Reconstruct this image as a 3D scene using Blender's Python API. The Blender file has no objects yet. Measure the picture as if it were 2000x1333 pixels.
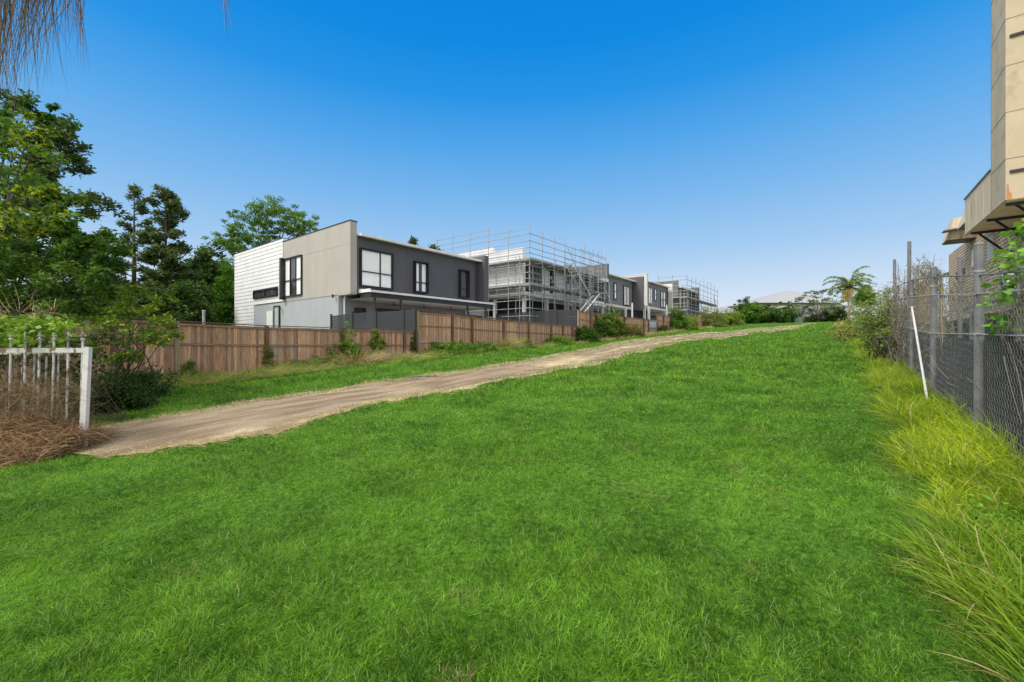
import bpy, math, random
import numpy as np
random.seed(7)
rng = np.random.default_rng(11)
S = bpy.context.scene
R = math.radians

# ------------------------------------------------------------------ camera
# world x runs along the slope and the row of houses, y across it to the left
F = 820.0
cam = bpy.data.cameras.new('camera'); camo = bpy.data.objects.new('camera', cam)
S.collection.objects.link(camo); S.camera = camo
cam.sensor_width = 36; cam.lens = F / 2000 * 36
cam.clip_start = 0.05; cam.clip_end = 3000
camo.location = (0, 0, 0)
AZ = math.atan2(.6153, .7883)
camo.rotation_euler = (R(90), 0, AZ - R(90))
CF = np.array([math.cos(AZ), math.sin(AZ)]); CR = np.array([math.sin(AZ), -math.cos(AZ)])

# ------------------------------------------------------------------ sky and sun
W = bpy.data.worlds.new('World'); S.world = W; W.use_nodes = True
nt = W.node_tree; nt.nodes.clear()
SUN_EL, SUN_AZ = R(50), R(160)       # azimuth of the direction the light comes from, from +x
out = nt.nodes.new('ShaderNodeOutputWorld'); bg = nt.nodes.new('ShaderNodeBackground')
sky = nt.nodes.new('ShaderNodeTexSky'); sky.sky_type = 'NISHITA'; sky.sun_disc = False
sky.sun_elevation = SUN_EL; sky.sun_rotation = R(90) - SUN_AZ
sky.ozone_density = 2.5
sc = nt.nodes.new('ShaderNodeVectorMath'); sc.operation = 'SCALE'; sc.inputs['Scale'].default_value = .09
nt.links.new(sky.outputs[0], sc.inputs[0])
tc = nt.nodes.new('ShaderNodeTexCoord'); sep = nt.nodes.new('ShaderNodeSeparateXYZ')
nt.links.new(tc.outputs['Generated'], sep.inputs[0])
ramp = nt.nodes.new('ShaderNodeValToRGB'); cr = ramp.color_ramp
def lin(c):
    return tuple(((v/255)/12.92 if v/255 <= .04045 else ((v/255+.055)/1.055)**2.4) for v in c)
SKY = [(0, (232, 238, 244)), (.04, (226, 235, 245)), (.09, (211, 227, 244)), (.2, (163, 203, 241)), (.31, (124, 184, 238)),
       (.41, (84, 167, 235)), (.5, (36, 149, 231)), (.575, (4, 138, 227)), (.64, (0, 132, 223)), (.80, (250, 250, 250))]  # white last stop is added above the view, to light the scene
while len(cr.elements) < len(SKY): cr.elements.new(.5)
for e, (p, c) in zip(cr.elements, SKY): e.position = p
for e, (p, c) in zip(cr.elements, SKY): e.color = (*[v*(.80 if p < .7 else 1.05) for v in lin(c)], 1)
nt.links.new(sep.outputs['Z'], ramp.inputs[0])
mx = nt.nodes.new('ShaderNodeMix'); mx.data_type = 'RGBA'; mx.inputs[0].default_value = .05
nt.links.new(ramp.outputs[0], mx.inputs[6]); nt.links.new(sc.outputs[0], mx.inputs[7])
# white cloud added in the unseen sky behind and left, to light walls
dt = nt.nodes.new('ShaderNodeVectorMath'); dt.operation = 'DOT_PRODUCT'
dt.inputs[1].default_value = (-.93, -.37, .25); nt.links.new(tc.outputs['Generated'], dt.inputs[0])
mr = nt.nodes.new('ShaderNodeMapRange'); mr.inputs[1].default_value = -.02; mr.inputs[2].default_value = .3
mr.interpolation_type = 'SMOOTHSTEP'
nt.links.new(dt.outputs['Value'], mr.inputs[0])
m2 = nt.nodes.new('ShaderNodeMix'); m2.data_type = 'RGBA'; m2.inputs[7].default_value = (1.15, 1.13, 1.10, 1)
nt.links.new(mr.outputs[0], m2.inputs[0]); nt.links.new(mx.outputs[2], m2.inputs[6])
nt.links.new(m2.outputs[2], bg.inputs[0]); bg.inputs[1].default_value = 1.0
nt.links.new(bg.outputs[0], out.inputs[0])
sl = bpy.data.lights.new('sun', 'SUN'); sl.energy = 2.6; sl.angle = R(22); sl.color = (1, .95, .88)
so = bpy.data.objects.new('sun', sl); S.collection.objects.link(so)
so.rotation_euler = (R(90) - SUN_EL, 0, SUN_AZ + R(90))
S.view_settings.view_transform = 'Standard'; S.view_settings.look = 'None'
S.view_settings.exposure = 0.35; S.view_settings.gamma = 1
S.render.engine = 'CYCLES'
S.cycles.max_bounces = 6; S.cycles.transparent_max_bounces = 12

# ------------------------------------------------------------------ terrain height
_hs = np.array([-60, -10, 0, 8, 16, 33, 53, 98, 109, 116, 140, 400.])
_hz = np.array([-2.6, -1.92, -1.6, -1.25, -.85, -.2, 1.0, 3.35, 3.95, 4.1, 4.05, 4.0])
_ts = np.arange(-60, 400, .5); _tz = np.interp(_ts, _hs, _hz)
_kk = np.exp(-np.arange(-12, 13)**2/40.); _kk /= _kk.sum()
_tz[12:-12] = np.convolve(_tz, _kk, 'same')[12:-12]
def bump(x, y):
    return .035*np.sin(x*.9+1.3*np.sin(y*.5))*np.sin(y*.8+.7)+.03*np.sin(x*.33+2)*np.cos(y*.41)
def H(x, y):
    x = np.asarray(x, float); y = np.asarray(y, float)
    return np.interp(x, _ts, _tz) + bump(x, y)
def h(x, y): return float(H(x, y))
def vnoise(x, y, f, seed=0):
    x = np.asarray(x)*f; y = np.asarray(y)*f
    xi = np.floor(x).astype(np.int64); yi = np.floor(y).astype(np.int64); fx = x-xi; fy = y-yi
    fx = fx*fx*(3-2*fx); fy = fy*fy*(3-2*fy)
    def hs(a, b):
        v = (a*374761393 + b*668265263 + seed*974711) & 0x7fffffff
        v = ((v ^ (v >> 13))*1274126177) & 0x7fffffff
        return ((v ^ (v >> 16)) & 0xffff)/65535.
    return (hs(xi, yi)*(1-fx)+hs(xi+1, yi)*fx)*(1-fy)+(hs(xi, yi+1)*(1-fx)+hs(xi+1, yi+1)*fx)*fy

# ray helpers: where a line of sight of the survey photograph meets a real plane
def ray(px): k = (px-1000)/F; return CF + k*CR
def at_x(px, X): d = ray(px); return X/d[0]*d[1]                 # y where the ray meets the plane x = X
def at_y(px, Y): d = ray(px); return Y/d[1]*d[0]                 # x where it meets y = Y
def zz(x, y, py): return (666.5-py)/F*(x*CF[0]+y*CF[1])
def pt(px, py, D): d = ray(px)*D; return (float(d[0]), float(d[1]), (666.5-py)/F*D)
def gpt(px, py):
    lo, hi = .8, 400.
    for D in np.exp(np.linspace(math.log(.8), math.log(400), 500)):
        x, y, z = pt(px, py, D)
        if z < h(x, y): hi = D; break
        lo = D
    for _ in range(25):
        m = (lo+hi)/2; x, y, z = pt(px, py, m)
        if z < h(x, y): hi = m
        else: lo = m
    return pt(px, py, hi)

# ------------------------------------------------------------------ materials
def newmat(name):
    m = bpy.data.materials.new(name); m.use_nodes = True
    return m, m.node_tree, m.node_tree.nodes['Principled BSDF']
def mat(name, c1, c2=None, rough=.7, scale=3, stretch=(1, 1, 1), bmp=0., bscale=40, metal=0, detail=6, lo=.35, hi=.65, attr=False, c3=None, s3=.5, t3=(.55, .7)):
    m, t, b = newmat(name)
    c2 = c2 or tuple(v*.8 for v in c1)
    tcn = t.nodes.new('ShaderNodeTexCoord'); mp = t.nodes.new('ShaderNodeMapping'); mp.inputs['Scale'].default_value = stretch
    t.links.new(tcn.outputs['Object'], mp.inputs[0])
    nz = t.nodes.new('ShaderNodeTexNoise'); nz.inputs['Scale'].default_value = scale; nz.inputs['Detail'].default_value = detail
    t.links.new(mp.outputs[0], nz.inputs[0])
    r = t.nodes.new('ShaderNodeMapRange'); r.inputs[1].default_value = lo; r.inputs[2].default_value = hi; t.links.new(nz.outputs[0], r.inputs[0])
    mi = t.nodes.new('ShaderNodeMix'); mi.data_type = 'RGBA'; mi.inputs[6].default_value = (*c1, 1); mi.inputs[7].default_value = (*c2, 1)
    t.links.new(r.outputs[0], mi.inputs[0]); col = mi.outputs[2]
    if c3:
        n3 = t.nodes.new('ShaderNodeTexNoise'); n3.inputs['Scale'].default_value = s3; n3.inputs['Detail'].default_value = 8
        t.links.new(mp.outputs[0], n3.inputs[0])
        r3 = t.nodes.new('ShaderNodeMapRange'); r3.inputs[1].default_value = t3[0]; r3.inputs[2].default_value = t3[1]; t.links.new(n3.outputs[0], r3.inputs[0])
        m3 = t.nodes.new('ShaderNodeMix'); m3.data_type = 'RGBA'; m3.inputs[7].default_value = (*c3, 1)
        t.links.new(r3.outputs[0], m3.inputs[0]); t.links.new(col, m3.inputs[6]); col = m3.outputs[2]
    if attr:
        a = t.nodes.new('ShaderNodeAttribute'); a.attribute_name = 'col'
        mu = t.nodes.new('ShaderNodeMix'); mu.data_type = 'RGBA'; mu.blend_type = 'MULTIPLY'; mu.inputs[0].default_value = 1
        t.links.new(col, mu.inputs[6]); t.links.new(a.outputs['Color'], mu.inputs[7]); col = mu.outputs[2]
    t.links.new(col, b.inputs['Base Color'])
    b.inputs['Roughness'].default_value = rough; b.inputs['Metallic'].default_value = metal
    if bmp:
        n2 = t.nodes.new('ShaderNodeTexNoise'); n2.inputs['Scale'].default_value = bscale; n2.inputs['Detail'].default_value = 5
        t.links.new(mp.outputs[0], n2.inputs[0])
        bp = t.nodes.new('ShaderNodeBump'); bp.inputs['Strength'].default_value = bmp; bp.inputs['Distance'].default_value = .02
        t.links.new(n2.outputs[0], bp.inputs['Height']); t.links.new(bp.outputs[0], b.inputs['Normal'])
    return m
def leafmat(name, trans=.35, rough=.55, spec=.3):
    m, t, b = newmat(name)
    a = t.nodes.new('ShaderNodeAttribute'); a.attribute_name = 'col'
    t.links.new(a.outputs['Color'], b.inputs['Base Color']); b.inputs['Roughness'].default_value = rough
    b.inputs['Specular IOR Level'].default_value = spec
    tr = t.nodes.new('ShaderNodeBsdfTranslucent')
    br = t.nodes.new('ShaderNodeVectorMath'); br.operation = 'MULTIPLY'; br.inputs[1].default_value = (1.25, 1.2, .6)
    t.links.new(a.outputs['Color'], br.inputs[0]); t.links.new(br.outputs[0], tr.inputs[0])
    ms = t.nodes.new('ShaderNodeMixShader'); ms.inputs[0].default_value = trans
    o = t.nodes['Material Output']
    t.links.new(b.outputs[0], ms.inputs[1]); t.links.new(tr.outputs[0], ms.inputs[2]); t.links.new(ms.outputs[0], o.inputs[0])
    return m
M = {}
M['leaf'] = leafmat('leaf'); M['grass'] = leafmat('grass_blade', .3, .6, .25); M['straw'] = leafmat('straw', .2, .8, .1)
M['needle'] = leafmat('needle', .12, .7, .15)
M['bark'] = mat('bark', (.10, .075, .055), (.05, .038, .03), .9, 6, (1, 1, .25), .6, 20)
M['pale_bark'] = mat('pale_bark', (.30, .26, .22), (.16, .13, .11), .9, 6, (1, 1, .4), .5, 20)
M['pal'] = mat('paling_timber', (.58, .345, .22), (.32, .19, .125), .85, 5, (6, 6, .5), .5, 30, attr=True, c3=(.38, .32, .26), s3=1.1)
M['post'] = mat('post_timber', (.19, .105, .07), (.10, .058, .042), .85, 6, (5, 5, .5), .5, 30)
M['ppost'] = mat('treated_post_timber', (.33, .27, .16), (.22, .17, .10), .85, 6, (5, 5, .5), .5, 30)
M['rail'] = mat('rail_timber', (.38, .235, .165), (.21, .13, .095), .85, 5, (.6, 5, 5), .4, 30)
M['rail_new'] = mat('pale_rail_timber', (.52, .40, .29), (.36, .26, .19), .85, 5, (.6, 5, 5), .3, 30)
M['cap'] = mat('capping_timber', (.20, .15, .12), (.11, .085, .07), .9, 5, (.6, 5, 5), .4, 30)
M['beige'] = mat('beige_render', (.40, .37, .345), (.365, .337, .315), .85, 1.2, (1, 1, .5), .25, 60)
M['lightgrey'] = mat('light_grey_render', (.36, .375, .41), (.33, .345, .38), .85, 1.2, (1, 1, .5), .2, 60)
M['pale'] = mat('pale_render', (.58, .57, .54), (.52, .51, .48), .85, 1.2, (1, 1, .5), .2, 60)
M['dark'] = mat('charcoal_cladding', (.088, .086, .098), (.078, .076, .087), .6, 1.5, (1, 1, .3), .1, 60)
M['mid'] = mat('mid_grey_cladding', (.17, .17, .18), (.15, .15, .16), .6, 1.5, (1, 1, .3), .1, 60)
M['midwall'] = mat('grey_recess_wall', (.26, .26, .27), (.23, .23, .24), .7, 1.5)
M['white'] = mat('white_cladding', (.78, .78, .79), (.70, .70, .72), .55, 1.5, (1, 1, .4))
M['white_metal'] = mat('white_metal', (.75, .75, .75), (.66, .66, .66), .45, 2)
M['cream'] = mat('cream_soffit', (.62, .57, .51), (.56, .52, .47), .8, 1)
M['black'] = mat('black_frame', (.018, .018, .021), (.014, .014, .017), .4, 3)
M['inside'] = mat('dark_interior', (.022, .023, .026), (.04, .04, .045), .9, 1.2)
M['curtain'] = mat('sheer_curtain', (.93, .93, .92), (.90, .90, .90), .9, 2, (4, 4, .3))
M['slat'] = mat('charcoal_slats', (.027, .031, .040), (.023, .027, .034), .5, 3)
M['steel'] = mat('galvanised_steel', (.40, .41, .43), (.24, .25, .26), .5, 5, metal=.35)
M['dullsteel'] = mat('weathered_pipe', (.20, .20, .21), (.13, .13, .14), .7, 5, (1, 1, 1), .3, 60, metal=.2, c3=(.26, .20, .15), s3=3, t3=(.62, .75))
M['wire'] = mat('chain_wire', (.38, .38, .37), (.22, .215, .21), .6, 8, metal=.2)
M['plank'] = mat('scaffold_plank', (.34, .33, .32), (.20, .20, .20), .6, 3, (.5, 3, 3))
M['cloth'] = mat('black_shade_cloth', (.017, .017, .018), (.03, .028, .027), .95, 4, (1, 1, 2), .4, 60)
M['tan'] = mat('tan_panel', (.50, .405, .28), (.44, .355, .245), .75, .9, (1, 1, 1), .1, 30, c3=(.33, .27, .19), s3=1.7, t3=(.54, .72))
M['tan_streak'] = mat('streaked_tan_panel', (.66, .53, .39), (.56, .45, .32), .75, 2, (5, 5, .35), .1, 30, c3=(.28, .21, .14), s3=1.6, t3=(.55, .72))
M['tan_under'] = mat('tan_soffit', (.80, .58, .37), (.66, .46, .29), .8, 2.0, bmp=.1)
M['rust'] = mat('rust_stain', (.50, .25, .10), (.40, .19, .08), .9, 4)
M['roofgrey'] = mat('grey_roof_tiles', (.30, .30, .32), (.24, .24, .26), .8, 6)
M['roofpale'] = mat('pale_metal_roof', (.34, .34, .35), (.29, .29, .31), .6, 3)
M['conc'] = mat('concrete_wall', (.50, .49, .48), (.42, .41, .40), .9, 1.5, bmp=.3)
M['cream_wall'] = mat('cream_wall', (.45, .38, .31), (.38, .32, .26), .9, 2)
M['paint'] = mat('chipped_white_paint', (.66, .63, .63), (.55, .52, .52), .6, 6, (1, 1, .6), .3, 60, c3=(.16, .11, .07), s3=11, t3=(.50, .60))
M['paintpost'] = mat('white_painted_post', (.70, .68, .68), (.62, .60, .61), .6, 4, (1, 1, .6), .2, 60, c3=(.32, .24, .18), s3=5, t3=(.58, .72))
M['ac'] = mat('air_conditioner_casing', (.60, .59, .57), (.50, .49, .47), .6, 4)
M['dgreen'] = mat('dark_undergrowth', (.03, .045, .015), (.018, .028, .01), .95, 8, bmp=.8)
M['door'] = mat('pale_glass_door', (.42, .50, .50), (.36, .44, .45), .15, 2)

def glass():
    m, t, b = newmat('window_glass')
    t.nodes.remove(b); o = t.nodes['Material Output']
    tr = t.nodes.new('ShaderNodeBsdfTransparent'); tr.inputs[0].default_value = (1, 1, 1, 1)
    gl = t.nodes.new('ShaderNodeBsdfGlossy'); gl.inputs['Roughness'].default_value = .03
    lw = t.nodes.new('ShaderNodeLayerWeight'); pw = t.nodes.new('ShaderNodeMath'); pw.operation = 'POWER'; pw.inputs[1].default_value = 4
    fr = t.nodes.new('ShaderNodeMath'); fr.operation = 'MULTIPLY_ADD'; fr.inputs[1].default_value = .6; fr.inputs[2].default_value = .03
    t.links.new(lw.outputs['Facing'], pw.inputs[0]); t.links.new(pw.outputs[0], fr.inputs[0])
    ms = t.nodes.new('ShaderNodeMixShader')
    t.links.new(fr.outputs[0], ms.inputs[0]); t.links.new(tr.outputs[0], ms.inputs[1]); t.links.new(gl.outputs[0], ms.inputs[2]); t.links.new(ms.outputs[0], o.inputs[0])
    return m
M['glass'] = glass()
def brick():
    m, t, b = newmat('cream_brick')
    tcn = t.nodes.new('ShaderNodeTexCoord'); sp = t.nodes.new('ShaderNodeSeparateXYZ'); cb = t.nodes.new('ShaderNodeCombineXYZ')
    ad = t.nodes.new('ShaderNodeMath'); ad.operation = 'ADD'
    t.links.new(tcn.outputs['Object'], sp.inputs[0]); t.links.new(sp.outputs[0], ad.inputs[0]); t.links.new(sp.outputs[1], ad.inputs[1])
    t.links.new(ad.outputs[0], cb.inputs[0]); t.links.new(sp.outputs[2], cb.inputs[1])
    br = t.nodes.new('ShaderNodeTexBrick'); br.inputs['Scale'].default_value = 1
    br.inputs['Brick Width'].default_value = .5; br.inputs['Row Height'].default_value = .19; br.inputs['Mortar Size'].default_value = .032
    br.inputs['Color1'].default_value = (.74, .54, .39, 1); br.inputs['Color2'].default_value = (.64, .45, .31, 1); br.inputs['Mortar'].default_value = (.20, .14, .10, 1)
    t.links.new(cb.outputs[0], br.inputs[0]); t.links.new(br.outputs[0], b.inputs['Base Color']); b.inputs['Roughness'].default_value = .9
    bp = t.nodes.new('ShaderNodeBump'); bp.inputs['Strength'].default_value = .5; bp.inputs['Distance'].default_value = .01; bp.invert = True
    t.links.new(br.outputs['Fac'], bp.inputs['Height']); t.links.new(bp.outputs[0], b.inputs['Normal'])
    return m
M['brick'] = brick()
def lawnmat():
    m, t, b = newmat('lawn_ground')
    tcn = t.nodes.new('ShaderNodeTexCoord')
    def nz(s, d=6, st=(1, 1, 1)):
        mp = t.nodes.new('ShaderNodeMapping'); mp.inputs['Scale'].default_value = st; t.links.new(tcn.outputs['Object'], mp.inputs[0])
        n = t.nodes.new('ShaderNodeTexNoise'); n.inputs['Scale'].default_value = s; n.inputs['Detail'].default_value = d; t.links.new(mp.outputs[0], n.inputs[0]); return n
    a, c = nz(18), nz(.45, 4)
    r = t.nodes.new('ShaderNodeValToRGB'); e = r.color_ramp.elements
    e[0].position = .3; e[0].color = (.026, .075, .005, 1); e[1].position = .72; e[1].color = (.11, .24, .022, 1)
    t.links.new(a.outputs[0], r.inputs[0])
    mi = t.nodes.new('ShaderNodeMix'); mi.data_type = 'RGBA'; mi.blend_type = 'MULTIPLY'; mi.inputs[0].default_value = 1
    r2 = t.nodes.new('ShaderNodeValToRGB'); e = r2.color_ramp.elements
    e[0].position = .35; e[0].color = (.8, .85, .8, 1); e[1].position = .65; e[1].color = (1.0, 1.0, 1.0, 1)
    t.links.new(c.outputs[0], r2.inputs[0]); t.links.new(r.outputs[0], mi.inputs[6]); t.links.new(r2.outputs[0], mi.inputs[7])
    t.links.new(mi.outputs[2], b.inputs['Base Color']); b.inputs['Roughness'].default_value = .9; b.inputs['Specular IOR Level'].default_value = .1
    bp = t.nodes.new('ShaderNodeBump'); bp.inputs['Strength'].default_value = .8; bp.inputs['Distance'].default_value = .05
    t.links.new(a.outputs[0], bp.inputs['Height']); t.links.new(bp.outputs[0], b.inputs['Normal'])
    return m
M['lawn'] = lawnmat()
def pathmat():
    m, t, b = newmat('dirt_and_straw')
    tcn = t.nodes.new('ShaderNodeTexCoord'); at = t.nodes.new('ShaderNodeAttribute'); at.attribute_name = 'col'
    sp = t.nodes.new('ShaderNodeSeparateXYZ'); t.links.new(at.outputs['Vector'], sp.inputs[0])
    def nz(s, d=8, st=(1, 1, 1)):
        mp = t.nodes.new('ShaderNodeMapping'); mp.inputs['Scale'].default_value = st; t.links.new(tcn.outputs['Object'], mp.inputs[0])
        n = t.nodes.new('ShaderNodeTexNoise'); n.inputs['Scale'].default_value = s; n.inputs['Detail'].default_value = d; t.links.new(mp.outputs[0], n.inputs[0]); return n
    fine = nz(60); big = nz(.7, 3, (.35, 1.2, 1)); med = nz(7)
    r = t.nodes.new('ShaderNodeValToRGB'); e = r.color_ramp.elements
    e[0].position = .36; e[0].color = (.21, .155, .10, 1); e[1].position = .66; e[1].color = (.46, .37, .255, 1)
    t.links.new(fine.outputs[0], r.inputs[0])
    rs = t.nodes.new('ShaderNodeValToRGB'); e = rs.color_ramp.elements
    e[0].position = .3; e[0].color = (.36, .29, .14, 1); e[1].position = .65; e[1].color = (.70, .61, .38, 1)
    t.links.new(fine.outputs[0], rs.inputs[0])
    # straw factor: near the edges (attribute) plus big patches
    ad = t.nodes.new('ShaderNodeMath'); ad.operation = 'ADD'; t.links.new(sp.outputs[0], ad.inputs[0]); t.links.new(big.outputs[0], ad.inputs[1])
    a2 = t.nodes.new('ShaderNodeMath'); a2.operation = 'MULTIPLY_ADD'; a2.inputs[1].default_value = .34; t.links.new(med.outputs[0], a2.inputs[0]); t.links.new(ad.outputs[0], a2.inputs[2])
    mr = t.nodes.new('ShaderNodeMapRange'); mr.inputs[1].default_value = .80; mr.inputs[2].default_value = .96; t.links.new(a2.outputs[0], mr.inputs[0])
    mi = t.nodes.new('ShaderNodeMix'); mi.data_type = 'RGBA'
    t.links.new(mr.outputs[0], mi.inputs[0]); t.links.new(r.outputs[0], mi.inputs[6]); t.links.new(rs.outputs[0], mi.inputs[7])
    dk = nz(1.6, 9, (.5, 1.6, 1)); rd = t.nodes.new('ShaderNodeValToRGB'); e = rd.color_ramp.elements
    e[0].position = .38; e[0].color = (.62, .58, .55, 1); e[1].position = .6; e[1].color = (1, 1, 1, 1); t.links.new(dk.outputs[0], rd.inputs[0])
    mm = t.nodes.new('ShaderNodeMix'); mm.data_type = 'RGBA'; mm.blend_type = 'MULTIPLY'; mm.inputs[0].default_value = 1
    t.links.new(mi.outputs[2], mm.inputs[6]); t.links.new(rd.outputs[0], mm.inputs[7])
    t.links.new(mm.outputs[2], b.inputs['Base Color']); b.inputs['Roughness'].default_value = .95; b.inputs['Specular IOR Level'].default_value = .1
    bp = t.nodes.new('ShaderNodeBump'); bp.inputs['Strength'].default_value = .7; bp.inputs['Distance'].default_value = .02
    t.links.new(fine.outputs[0], bp.inputs['Height']); t.links.new(bp.outputs[0], b.inputs['Normal'])
    return m
M['path'] = pathmat()

# ------------------------------------------------------------------ mesh helpers
class MB:
    def __init__(s): s.v = []; s.f = []; s.c = []; s.cur = (1, 1, 1)
    def add(s, vs, fs):
        b = len(s.v); s.v += [tuple(map(float, p)) for p in vs]; s.f += [tuple(b+i for i in f) for f in fs]; s.c += [s.cur]*len(vs); return s
    def box(s, x0, x1, y0, y1, z0, z1):
        if x0 > x1: x0, x1 = x1, x0
        if y0 > y1: y0, y1 = y1, y0
        return s.add([(x0, y0, z0), (x1, y0, z0), (x1, y1, z0), (x0, y1, z0), (x0, y0, z1), (x1, y0, z1), (x1, y1, z1), (x0, y1, z1)],
              [(0, 3, 2, 1), (4, 5, 6, 7), (0, 1, 5, 4), (1, 2, 6, 5), (2, 3, 7, 6), (3, 0, 4, 7)])
    def prism(s, poly, ax, a0, a1):
        # poly: list of (p,q); ax 'x' extrudes along x with (y,z), 'y' along y with (x,z), 'z' along z with (x,y)
        n = len(poly)
        def P(a, p, q): return (a, p, q) if ax == 'x' else ((p, a, q) if ax == 'y' else (p, q, a))
        vs = [P(a0, *p) for p in poly]+[P(a1, *p) for p in poly]
        return s.add(vs, [tuple(range(n))[::-1], tuple(range(n, 2*n))]+[(i, (i+1) % n, n+(i+1) % n, n+i) for i in range(n)])
    def tube(s, pts, r, n=6, cap=True):
        pts = [np.array(p, float) for p in pts]
        rs = r if isinstance(r, (list, tuple)) else [r]*len(pts)
        vs = []; prev = None
        for i, p in enumerate(pts):
            d = pts[min(i+1, len(pts)-1)]-pts[max(i-1, 0)]; d = d/(np.linalg.norm(d)+1e-9)
            if prev is None:
                a = np.array((0, 0, 1.)) if abs(d[2]) < .9 else np.array((1., 0, 0))
            else: a = prev
            u = np.cross(a, d); u /= (np.linalg.norm(u)+1e-9); w = np.cross(d, u); prev = w
            prev = np.cross(d, u) if False else a
            for j in range(n):
                t = 2*math.pi*j/n; vs.append(p+rs[i]*(math.cos(t)*u+math.sin(t)*w))
        fs = []
        for i in range(len(pts)-1):
            for j in range(n):
                a = i*n+j; b = i*n+(j+1) % n; fs.append((a, b, b+n, a+n))
        if cap: fs.append(tuple(range(n))[::-1]); fs.append(tuple(range((len(pts)-1)*n, len(pts)*n)))
        return s.add(vs, fs)
    def ball(s, c, r, n=8, m=5):
        vs = []; fs = []
        for i in range(m+1):
            ph = math.pi*i/m
            for j in range(n):
                t = 2*math.pi*j/n
                vs.append((c[0]+r[0]*math.sin(ph)*math.cos(t), c[1]+r[1]*math.sin(ph)*math.sin(t), c[2]+r[2]*math.cos(ph)))
        for i in range(m):
            for j in range(n): fs.append((i*n+j, (i+1)*n+j, (i+1)*n+(j+1) % n, i*n+(j+1) % n))
        return s.add(vs, fs)
def npmesh(name, V, Q, col=None, smooth=False):
    me = bpy.data.meshes.new(name); V = np.asarray(V, np.float32); Q = np.asarray(Q, np.int32); k = Q.shape[1]
    me.vertices.add(len(V)); me.vertices.foreach_set('co', V.ravel())
    me.loops.add(Q.size); me.loops.foreach_set('vertex_index', Q.ravel())
    me.polygons.add(len(Q)); me.polygons.foreach_set('loop_start', np.arange(0, Q.size, k, dtype=np.int32))
    me.polygons.foreach_set('loop_total', np.full(len(Q), k, np.int32))
    if smooth: me.polygons.foreach_set('use_smooth', np.ones(len(Q), bool))
    me.update(calc_edges=True)
    if col is not None:
        a = me.attributes.new('col', 'FLOAT_COLOR', 'POINT'); c = np.ones((len(V), 4), np.float32); c[:, :3] = col; a.data.foreach_set('color', c.ravel())
    return me
def tagp(o, label=None, cat=None, group=None, kind=None):
    if label: o['label'] = label
    if cat: o['category'] = cat
    if group: o['group'] = group
    if kind: o['kind'] = kind
    return o
def link(name, me, m, loc=(0, 0, 0), parent=None, label=None):
    o = bpy.data.objects.new(name, me); me.materials.append(m) if m else None
    S.collection.objects.link(o); o.location = loc
    if parent: o.parent = parent
    if label: o['label'] = label
    return o
def mbmesh(name, mb, base=(0, 0, 0), smooth=False, col=False):
    me = bpy.data.meshes.new(name)
    v = (np.array(mb.v)-np.array(base))
    me.from_pydata([tuple(p) for p in v], [], mb.f); me.update()
    if smooth: me.polygons.foreach_set('use_smooth', np.ones(len(me.polygons), bool))
    if col:
        a = me.attributes.new('col', 'FLOAT_COLOR', 'POINT'); c = np.ones((len(mb.v), 4), np.float32); c[:, :3] = np.array(mb.c); a.data.foreach_set('color', c.ravel())
    return me
class Thing:
    def __init__(s, name, label, cat, base=(0, 0, 0), group=None):
        s.base = tuple(map(float, base)); s.e = bpy.data.objects.new(name, None); S.collection.objects.link(s.e); s.e.location = s.base
        s.e.empty_display_size = .3
        tagp(s.e, label, cat, group)
    def part(s, name, mb, m, parent=None, label=None, smooth=False, col=False):
        return link(name, mbmesh(name, mb, s.base, smooth, col), M[m] if isinstance(m, str) else m, (0, 0, 0), parent or s.e, label)
    def npart(s, name, V, Q, col, m, parent=None, label=None):
        return link(name, npmesh(name, np.asarray(V)-np.array(s.base), Q, col), M[m], (0, 0, 0), parent or s.e, label)
def copy_thing(root, loc, label=None, group=None, scale=None, rz=None):
    r = root.copy(); S.collection.objects.link(r); r.location = loc
    if label: r['label'] = label
    if group: r['group'] = group
    if scale: r.scale = scale
    if rz is not None: r.rotation_euler = (0, 0, rz)
    for ch in list(root.children):
        c = ch.copy(); S.collection.objects.link(c); c.parent = r
        for g in ch.children:
            d = g.copy(); S.collection.objects.link(d); d.parent = c
    return r
def unit(a): return a/(np.linalg.norm(a, axis=-1, keepdims=True)+1e-9)
def ribbons(B, D, L, Wd, bend, segs, col, side=None, tip=.12):
    """curved tapering blades; returns verts, quads, colours"""
    N = len(B); D = unit(D)
    if side is None: side = rng.normal(size=(N, 3))
    sd = unit(np.cross(D, side)); P = B.copy(); V = np.zeros((N, (segs+1)*2, 3), np.float32)
    for i in range(segs+1):
        f = i/segs; w = (Wd*(1-(1-tip)*f**1.5)/2)[:, None]
        V[:, 2*i] = P-sd*w; V[:, 2*i+1] = P+sd*w
        d = unit(D+bend*((i+.5)/segs)); P = P+d*(L/segs)[:, None]
    base = (np.arange(N)*(segs+1)*2)[:, None, None]
    q = np.array([[2*i, 2*i+1, 2*i+3, 2*i+2] for i in range(segs)])[None]
    Q = (base+q).reshape(-1, 4)
    C = np.repeat(col[:, None, :], (segs+1)*2, 1).reshape(-1, 3)
    return V.reshape(-1, 3), Q, C
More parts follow.
